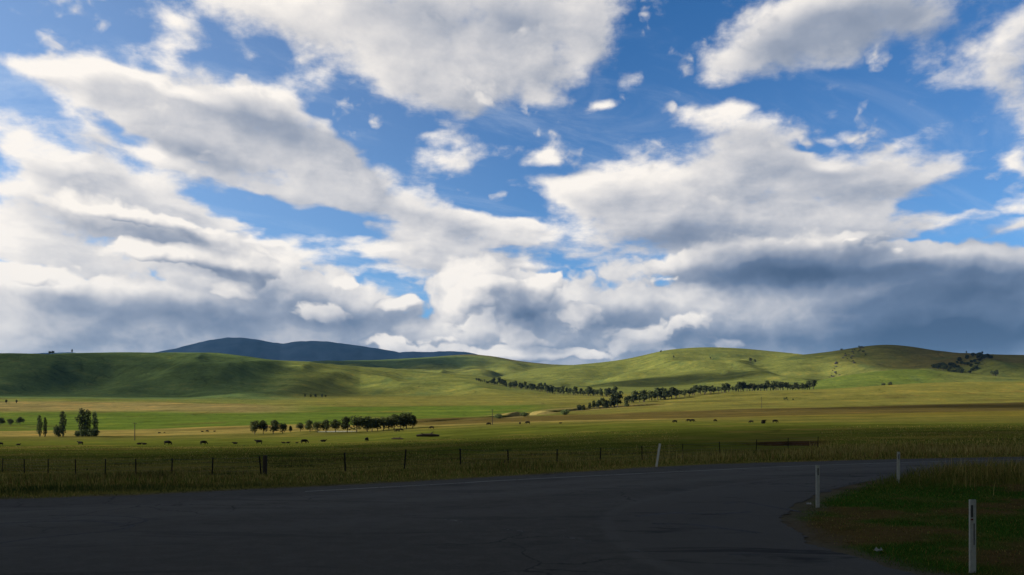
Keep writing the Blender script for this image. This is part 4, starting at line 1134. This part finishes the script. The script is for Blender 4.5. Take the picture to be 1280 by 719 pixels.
def build_cattle():
    hide = plain('black_hide', (.010, .009, .009), .8, spec=.1)
    M = {k: cow_mesh(k, hide) for k in ('grazing', 'standing', 'lying')}
    # bearing, distance, pose, heading (0 = facing right), size, label
    H = 250
    L = [
     (0.5,250,'grazing',180,1,'black cow at the left edge of the photo, half out of it'),(23,252,'lying',0,.8,'small black cow lying in the grass, second from the left edge'),
     (100.5,252,'standing',170,1.1,'black cow below the poplar bushes, alone'),(174,253,'lying',0,.95,'black cow lying down, left one of the two near the power pole'),(180.5,252,'lying',180,.9,'low dark cow lying close right of another near the power pole'),
     (209.5,246,'grazing',0,1.35,'big black grazing cow with lowered head, right of the power pole'),(254.5,247,'grazing',20,1.2,'black cow between the power pole and the tree row, head down'),(294,250,'lying',180,.95,'small black cow left of the tree row, seen alone'),
     (323.5,250,'standing',180,1.3,'black cow facing left under the left end of the tree row'),(354.5,254,'lying',180,.75,'tiny black cow, left one of a pair under the tree row'),(360,256,'lying',0,.75,'tiny black cow, right one of a pair under the tree row'),
     (371,254,'lying',0,.55,'faint calf lying between the pair and the big grazing cow'),(380.5,250,'grazing',20,1.3,'big black grazing cow under the middle of the tree row'),(404,266,'lying',0,1.15,'black cow lying below the pale dam'),
     (458.5,246,'grazing',80,1.25,'black cow seen end on, below the clump of the tree row'),
     (496.5,360,'grazing',180,1.3,'black cow under the right end of the tree row, left of two'),(501.5,372,'grazing',0,1.1,'black cow under the right end of the tree row, right of two'),
     (539.5,376,'grazing',180,1.35,'black cow on the straw edge right of the tree row'),
     (611,390,'grazing',180,1.3,'black cow beside the thin pole in the middle of the paddock'),(650,380,'grazing',100,1.1,'black cow seen end on, right of the thin pole'),(659.5,380,'grazing',180,1.35,'long black cow in the middle of the paddock, next to one seen end on'),(700.5,366,'lying',0,.8,'small dark calf lying on its own in the middle paddock'),
     (843.5,318,'grazing',180,1.1,'leftmost black cow of the herd on the sunlit strip'),(860.5,330,'grazing',180,1.1,'black cow overlapping the one to its right in the herd'),(865.5,326,'grazing',0,1.15,'black cow in front of another, second cluster of the herd'),(894,322,'grazing',30,1.0,'black cow alone between the two halves of the herd'),
     (939,296,'grazing',150,1.0,'small black cow left of the close trio in the herd'),(954.5,296,'standing',20,1.1,'rear black cow of the close trio in the herd'),(954,284,'lying',10,1.0,'black cow lying in front of the close trio of the herd'),(969,294,'grazing',0,1.15,'rightmost black cow of the herd, head down'),
     (199,432,'lying',0,.9,'tiny cow on the straw strip, left one of a far pair'),(205.5,436,'lying',0,.6,'tiniest cow on the straw strip, right one of a far pair'),(253,438,'lying',180,.9,'tiny far cow on the straw strip above the big grazing one'),(259,436,'grazing',0,1.0,'far black cow in the middle of three on the straw strip'),(268,440,'lying',0,.8,'far cow on the straw strip, right one of three'),
    ]
    for px, Y, pose, hd, s, lab in L:
        o = obj('cow', M[pose]); o.location = at(px, Y); o.rotation_euler = (0, 0, math.radians(hd)); s *= .74; o.scale = (s, s, s)
        tag(o, lab, 'cow', 'black cattle grazing in the paddock')
    # a fallen log and a dead stump
    wood = plain('weathered_log', (.050, .040, .030), .9, var=.3)
    V, Q = join([tube([(-2.6, 0, .3), (-1, .1, .42), (.8, 0, .4), (2.4, .1, .3)], [.22, .34, .36, .2], 8), tube([(.3, 0, .5), (.9, .5, 1.0), (1.2, .7, 1.2)], [.14, .09, .04], 6), tube([(-1, 0, .5), (-1.6, -.4, .9)], [.12, .05], 6)])
    me = mesh_np('fallen_log', V, [Q], [wood], smooth=True)
    for px, Y, rz, s, lab in [(535.5,262,10,1.5,'dark fallen log with broken limbs lying in the paddock'),(497,252,-15,.8,'short dark log left of the larger fallen log')]:
        o = obj('fallen_log', me); o.location = at(px, Y); o.rotation_euler = (0, 0, math.radians(rz)); o.scale = (s, s, s); tag(o, lab, 'log')

# ------------------------------------------------- fence, posts, poles
def box(cx, cy, cz, sx, sy, sz):
    V = np.array([(cx+a*sx/2, cy+b*sy/2, cz+c*sz/2) for c in (-1, 1) for a, b in ((-1, -1), (1, -1), (1, 1), (-1, 1))])
    q = np.array([(3, 2, 1, 0), (4, 5, 6, 7), (0, 1, 5, 4), (1, 2, 6, 5), (2, 3, 7, 6), (3, 0, 4, 7)])
    return V, q

def build_fence():
    steel = plain('dark_steel', (.022, .021, .020), .65, .4, var=.3, scale=20)
    wood = plain('old_post_timber', (.060, .050, .040), .92, var=.35, scale=9)
    wire = plain('fence_wire', (.05, .05, .05), .5, .7)
    S = np.array([-12.6, 40.5])
    def run(name, label, pts, first):
        root = empty(name, (pts[0][0], pts[0][1], z_at(*pts[0]))); tag(root, label, 'fence')
        o0 = np.array(root.location)
        pm = None; tops = []
        # star picket: three thin fins, notched head
        parts = []
        for a in (90, 210, 330):
            t = math.radians(a); c, s = math.cos(t), math.sin(t)
            V, q = box(.022, 0, .34, .044, .010, 1.78)
            V = np.stack([V[:, 0]*c-V[:, 1]*s, V[:, 0]*s+V[:, 1]*c, V[:, 2]], 1); parts.append((V, q))
        V, Q = join(parts); pm = mesh_np('post', V, [Q], [steel])
        for k, (x, y) in enumerate(pts):
            z = z_at(x, y)
            if k == 0 and first:
                h = 1.26; V, q = tube([(0, 0, -.5), (0, 0, .2), (.01, 0, .8), (.015, .01, h-.03), (.015, .01, h)], [.125, .122, .115, .112, .085], 12)
                n = len(V); V = np.concatenate([V, [[.015, .01, h+.01]]]); i = np.arange(12)
                cap = np.stack([np.full(12, n), n-12+i, n-12+(i+1) % 12], 1)
                me = mesh_np('strainer_post', V, [q, cap], [wood], smooth=True)
                o = obj('strainer_post', me, root)
            else:
                o = obj('post', pm, root); o.rotation_euler = (random.uniform(-.04, .04), random.uniform(-.075, .075), random.uniform(0, 2))
            o.location = (x-o0[0], y-o0[1], z-o0[2])
        for hgt in (.25, .48, .72, .96, 1.17):
            pp = []
            for (x0, y0), (x1, y1) in zip(pts[:-1], pts[1:]):
                for t in np.linspace(0, 1, 5)[:-1]:
                    sag = -.05*4*t*(1-t)
                    za, zb = z_at(x0, y0), z_at(x1, y1)
                    pp.append((x0+(x1-x0)*t-o0[0], y0+(y1-y0)*t-o0[1], za+(zb-za)*t+hgt+sag-o0[2]))
            x1, y1 = pts[-1]; pp.append((x1-o0[0], y1-o0[1], z_at(x1, y1)+hgt-o0[2]))
            V, q = tube(pp, [.0055]*len(pp), 4)
            obj('wire', mesh_np('wire', V, [q], [wire]), root)
    def hits(A, B, pxs):
        out = []
        for px in pxs:
            u = (px-640)/F; d = B-A; t = (u*A[1]-A[0])/(d[0]-u*d[1]); out.append(tuple(A+t*d))
        return out
    right = [((px-640)/F*Y, Y) for px, Y in ((331,42),(432,40.2),(505,40.6),(576,43),(636,47),(696,51.5),(750,55.5),(803,59.5),(853,64.5),(900,70),(945,76),(985,82),(1022,89))]
    S = np.array(right[0]); W = np.array([-46.5, 73.0])
    left = hits(S, W, [265,214.5,170,131.5,94.5,60,30.5,2.5,-24,-48])
    run('wire_fence', 'wire fence on thin dark pickets from the thick timber corner post to the right', right, True)
    run('wire_fence', 'wire fence on thin dark pickets running from the timber corner post to the left edge', [tuple(S+np.array([-.25, .24]))]+left, False)
    o = obj('short_stake', mesh_np('short_stake', *[(lambda r: (r[0], [r[1]]))(tube([(0, 0, -.3), (0, 0, .3), (.03, 0, .62), (.03, 0, .64)], [.05, .05, .045, .02], 7))][0], [wood], smooth=True))
    o.location = at(630.5, 51); tag(o, 'short broken stake beside the wire fence', 'stake')

def build_guide_posts():
    white = plain('guide_post_plastic', (.54, .54, .49), .55, var=.26, scale=14)
    refl = plain('dark_reflector', (.060, .062, .062), .35, spec=.4)
    red = plain('red_reflector_sheet', (.16, .030, .022), .35)
    dirt = plain('mud_collar', (.10, .085, .06), .95)
    W, H = .088, 1.02
    def prof(w, t):                                 # shallow channel section: flat face with folded edges
        a = w/2
        return np.array([(-a, 0), (-a, .030), (-a+.012, .030), (-a+.014, .010), (a-.014, .010), (a-.012, .030), (a, .030), (a, 0)])
    def post_mesh():
        P = prof(W, .03); n = len(P); V, Q = [], []
        zs = [-.35, 0, .35, .7, H-.03, H]
        for z in zs: V.append(np.concatenate([P, np.full((n, 1), z)], 1))
        V = np.concatenate(V); i = np.arange(n); j = (i+1) % n
        for k in range(len(zs)-1): Q.append(np.stack([i+k*n, j+k*n, j+(k+1)*n, i+(k+1)*n], 1))
        Q = np.concatenate(Q); t = (len(zs)-1)*n
        top = [np.array([[t+7, t+0, t+1, t+2]]), np.array([[t+7, t+2, t+3, t+4]]), np.array([[t+7, t+4, t+5, t+6]])]
        return mesh_np('post_body', V, [Q]+top, [white])
    pm = post_mesh()
    bright = plain('lit_guide_post_plastic', (.86, .84, .74), .5, var=.06, scale=10); pm2 = pm.copy(); pm2.materials.clear(); pm2.materials.append(bright)  # light on the leaning post put into a paler body colour
    V, q = box(0, -.004, 0, .026, .008, .17); rm = mesh_np('reflector', V, [q], [refl])
    V, q = box(0, -.004, 0, .030, .007, .022); dm = mesh_np('red_tab', V, [q], [red])
    V, q = box(0, -.003, 0, .010, .006, .30); gm = mesh_np('groove', V, [q], [refl])
    a = np.linspace(0, 2*np.pi, 14, endpoint=False)
    for px, row, h, rx, ry, rz, off, lab in [
        (1022.5, 634.5, 1.0, 0, 0, 8, 0.0, 'white roadside guide post with a dark slot reflector at the corner of the grass island'),
        (1123, 604.0, 1.0, 0, .01, -6, 0.004, 'white roadside guide post with a chipped foot further along the island edge'),
        (1216.5, 717.5, 1.0, 0, 0, 6, -.020, 'nearest and tallest white guide post, standing in the grass at the lower right'),
        (820.5, 583.0, 1.0, 0, .155, 0, 0.0, 'white guide post leaning to the right on the far verge of the road')]:
        Y = CAM_H*F/(row-520); X = (px-640)/F*Y
        if px < 900: Y = 34.6; X = (px-640)/F*Y; X, Y = X, max(Y, float(far_edge_y(np.array(X)))+.35)
        p = Vector((X, Y, z_at(X, Y)))
        r = empty('guide_post', p, 0); r.rotation_euler = (rx, ry, math.radians(rz)); tag(r, lab, 'guide post', 'white guide posts along the road')
        obj('post_body', pm if px > 900 else pm2, r)
        if px > 900:
            o = obj('reflector', rm, r); o.location = (off, 0, H-.16)
            if px > 1200:
                o = obj('red_tab', dm, r); o.location = (off, 0, H-.275)
                o = obj('groove', gm, r); o.location = (.012, 0, H-.48)
        else:
            o = obj('reflector', rm, r); o.location = (0, .0405, H-.16)   # its reflector faces the paddock
        if px in (1123,):
            V = np.stack([np.cos(a)*.07, np.sin(a)*.05, np.full(14, .03)], 1); V2 = np.stack([np.cos(a)*.10, np.sin(a)*.08, np.full(14, -.03)], 1)
            i = np.arange(14); j = (i+1) % 14
            obj('mud_collar', mesh_np('mud_collar', np.concatenate([V2, V]), [np.stack([i, j, j+14, i+14], 1), (np.arange(14)+14)[None]], [white]), r)

def build_poles():
    wood = plain('pole_timber', (.060, .052, .044), .9, var=.3)
    cer = plain('insulator_ceramic', (.30, .30, .28), .4)
    def pole(px, Y, h, lab):
        r = empty('power_pole', at(px, Y), .35); tag(r, lab, 'power pole')
        V, q = tube([(0, 0, -.6), (0, 0, 3), (0, 0, h)], [.19, .16, .11], 10); obj('pole', mesh_np('pole', V, [q], [wood], smooth=True), r)
        V, q = box(0, .14, h-.45, 1.9, .09, .12); arm = obj('crossarm', mesh_np('crossarm', V, [q], [wood]), r)
        V, q = tube([(0, 0, 0), (0, 0, .1), (0, 0, .2)], [.05, .07, .03], 8); im = mesh_np('insulator', V, [q], [cer], smooth=True)
        for x in (-.85, 0, .85):
            o = obj('insulator', im, arm); o.location = (x, .14, h-.39)
    pole(168.5, 330, 7.4, 'thin power pole standing alone in the left paddock')
    pole(615.5, 395, 7.6, 'thin faint pole in the middle distance beside the creek bush')
    pole(952, 610, 8.5, 'faint far pole on the green field above the herd')

def build_litter():
    m = plain('litter_paper', (.42, .43, .44), .7)
    rng = np.random.default_rng(4)
    for px, row, s, lab in [(1011, 631.5, .055, 'crumpled white litter in the grass beside the corner guide post'), (1098, 690, .06, 'small scrap of pale litter on the near grass')]:
        Y = CAM_H*F/(row-520); X = (px-640)/F*Y
        gx, gy, q = grid_patch(-1, 1, 7, -1, 1, 7)
        V = np.stack([gx*s+rng.normal(size=49)*s*.08, gy*s*.6, .02+np.abs(rng.normal(size=49))*s*.35], 1)
        me = mesh_np('litter', V, [q], [m], smooth=False); md = obj('litter', me); md.location = (X, Y, z_at(X, Y)+.01); tag(md, lab, 'litter')
        sd = md.modifiers.new('t', 'SOLIDIFY'); sd.thickness = .003

# --------------------------------------------------------------- grass
def grass_material(name):
    m, g, bs = new_mat(name)
    c = attr(g, 'blade'); P = g.n('ShaderNodeNewGeometry').outputs['Position']
    c = g.v('SCALE', c, scale=g.lin(g.noise(P, .6, 3, .6), .25, .75, .7, 1.3))
    g.put(bs.inputs['Base Color'], c); bs.inputs['Roughness'].default_value = 1; bs.inputs['Specular IOR Level'].default_value = .02
    tl = g.n('ShaderNodeBsdfTranslucent'); g.put(tl.inputs[0], c); mx = g.n('ShaderNodeMixShader'); mx.inputs[0].default_value = .3
    g.nt.links.new(bs.outputs[0], mx.inputs[1]); g.nt.links.new(tl.outputs[0], mx.inputs[2])
    out = [q for q in g.nt.nodes if q.type == 'OUTPUT_MATERIAL'][0]; g.nt.links.new(mx.outputs[0], out.inputs[0])
    return m
def blades(name, x, y, h, w, lean, col, mat, seed):
    n = len(x); r = np.random.default_rng(seed)
    z = height(x, y)
    a = r.random(n)*2*np.pi; ca, sa = np.cos(a), np.sin(a)
    b = r.random(n)*2*np.pi; lx, ly = np.cos(b)*lean*h, np.sin(b)*lean*h
    def pt(dx, t):
        return np.stack([x+ca*dx*w+lx*t*t, y+sa*dx*w+ly*t*t, z-.02+h*t*(1-.18*lean*t)], 1)
    V = np.stack([pt(-.5, 0), pt(.5, 0), pt(-.38, .5), pt(.38, .5), pt(0, 1)], 1).reshape(-1, 3)
    i = (np.arange(n)*5)[:, None]
    q = i+np.array([[0, 1, 3, 2]]); t = i+np.array([[2, 3, 4]])
    me = mesh_np(name, V, [q, t], [mat], dict(blade=np.repeat(col, 5, axis=0)))
    return me
def seedheads(x, y, h, col, seed):
    """a thin stalk with a tapering head, standing above the blades"""
    return x, y, h, col
def build_grass():
    r = np.random.default_rng(99)
    mat = grass_material('verge_grass')
    def sample(n, y0, y1, dens_pow=1.0):
        Y = y0*(y1/y0)**(r.random(n)**dens_pow); u = r.uniform(-.98, .98, n); k = (np.abs(u) < .69) | (r.random(n) < .45); return (u*Y)[k], Y[k]
    straw = np.array([.38, .30, .10]); olive = np.array([.19, .19, .038]); green = np.array([.066, .110, .018]); brown = np.array([.22, .145, .046]); fresh = np.array([.054, .150, .018])
    def pick(n, w):
        P = np.array([straw, olive, green, brown, fresh]); k = r.choice(5, n, p=np.array(w)/sum(w)); return P[k]*(.7+.6*r.random(n))[:, None]
    # far verge between the road and the fence, and on into the paddock
    x, y = sample(540000, 19, 230, .75)
    de = dist_poly(x, y, EDGE_S); ok = (y > far_edge_y(x)) & (de > .15)
    patch = fbm(x/7, y/5, 61, 4); u = x/y
    tall = sstep(patch, -.1, .25)
    ok &= ~((y > 80) & (u > .21) & (u < .385))
    ok &= r.random(len(x)) < np.clip(.25+.9*tall+.5*(de < 8), 0, 1)*np.where(de > 34, .7, 1)*np.where(y > 120, .6, 1)
    x, y, de, patch, u, tall = [q[ok] for q in (x, y, de, patch, u, tall)]
    h = (.10+.34*tall*r.random(len(x)))*sstep(de, -.3, 2.5)+.04
    h *= np.where(de > 22, .75, 1)
    rightside = sstep(u, .17, .30)*sstep(de, .8, 4)*(1-sstep(de, 22, 40))
    h = h*(1+.5*rightside)
    col = pick(len(x), [.26, .38, .20, .20, 0])*1.2
    col = col*(1-.35*sstep(patch, .12, .3)[:, None]) 
    dk = sstep(fbm(x/11, y/6, 63, 4), .10, .24)*(u < 0); col = col*(1-dk[:, None])+np.array([.050, .080, .022])*dk[:, None]
    me1 = blades('grass', x, y, h, .010+.0005*y, .45*r.random(len(x))+.1, col, mat, 1)
    tag(obj('grass', me1), kind='stuff')
    # tall seeding grass on the right of the far verge
    x, y = sample(92000, 34, 110, .8); u = x/y; de = dist_poly(x, y, EDGE_S)
    clump = fbm(x/4.5, y/3.2, 64, 4)
    keep = (y > far_edge_y(x)) & (de > 1.3) & (r.random(len(x)) < (.05+sstep(clump, -.12, .22))*(sstep(u, .14, .30)*1.0+.10*(u < .14))*(1-.75*sstep(de, 16, 42)))
    keep &= ~((y > 66) & (u > .20) & (u < .37))
    x, y, u = x[keep], y[keep], u[keep]
    h = (.30+.48*r.random(len(x)))*(1-.3*(u < .14))*(1-.25*sstep(u, .5, .7))
    col = pick(len(x), [.62, .16, .02, .22, 0])*1.25
    tag(obj('tall_grass', blades('tall_grass', x, y, h, .012+.0004*y, .35*r.random(len(x)), col, mat, 2)), kind='stuff')
    # island: mown turf, thicker and taller at its back
    x, y = sample(400000, 9.5, 40, .8)
    di = dist_poly(x, y, ISL_S); ins = in_poly(x, y, ISL_POLY) | (di < .28*r.random(len(x))**2); x, y, di = x[ins], y[ins], di[ins]; dead = sstep(fbm(x/2.6, y/2.0, 95, 4), -.02, .14)
    back = sstep(y-.25*x, 19.5, 24)*sstep(x, 10, 16)
    keep = (di > -.0) & (r.random(len(x)) < np.clip(1-.55*dead*(1-back), .1, 1)*(.35+.65*sstep(di+.35*fbm(x/.7, y/.7, 67), 0, .7)))
    x, y, di, dead, back = [q[keep] for q in (x, y, di, dead, back)]
    h = (.03+.06*r.random(len(x))+.03*fbm(x/1.2, y/1.2, 66))*(1-.4*dead)*sstep(di, -.1, .7) + back*(.25+.45*r.random(len(x)))*(r.random(len(x)) < .6) + .015
    colA = pick(len(x), [.01, .15, .34, .04, .46]); colB = pick(len(x), [.12, .25, .08, .50, .05]); colC = pick(len(x), [.26, .42, .14, .18, 0])
    m = (dead*(1-back))[:, None]; col = colA*(1-m)+colB*m; col = col*(1-back[:, None])+colC*back[:, None]
    tag(obj('grass', blades('grass', x, y, h, .007+.0004*y, .55*r.random(len(x))+.2, col, mat, 3)), kind='stuff')
    # weeds at the back of the island: feathery stalks against the road
    x = r.uniform(11, 30, 5200); y = 20.5+.38*x+r.normal(size=5200)*3.2
    ok = in_poly(x, y, ISL_POLY) & (dist_poly(x, y, ISL_S) > .25) & (r.random(5200) < sstep(x, 11.5, 18)*sstep(fbm(x/2.2, y/1.8, 68, 3), -.12, .15)); x, y = x[ok], y[ok]
    h = .45+.65*r.random(len(x)); col = pick(len(x), [.70, .15, .0, .15, 0])*1.3
    tag(obj('tall_grass', blades('tall_grass', x, y, h, .012, .30*r.random(len(x)), col, mat, 4)), kind='stuff')

build_world(); build_camera(); build_ground(); build_mountains(); build_road(); build_markings(); build_water()
build_sun(); build_shade_clouds(); build_haze()
build_plants(); build_cattle(); build_fence(); build_guide_posts(); build_poles(); build_litter(); build_grass()
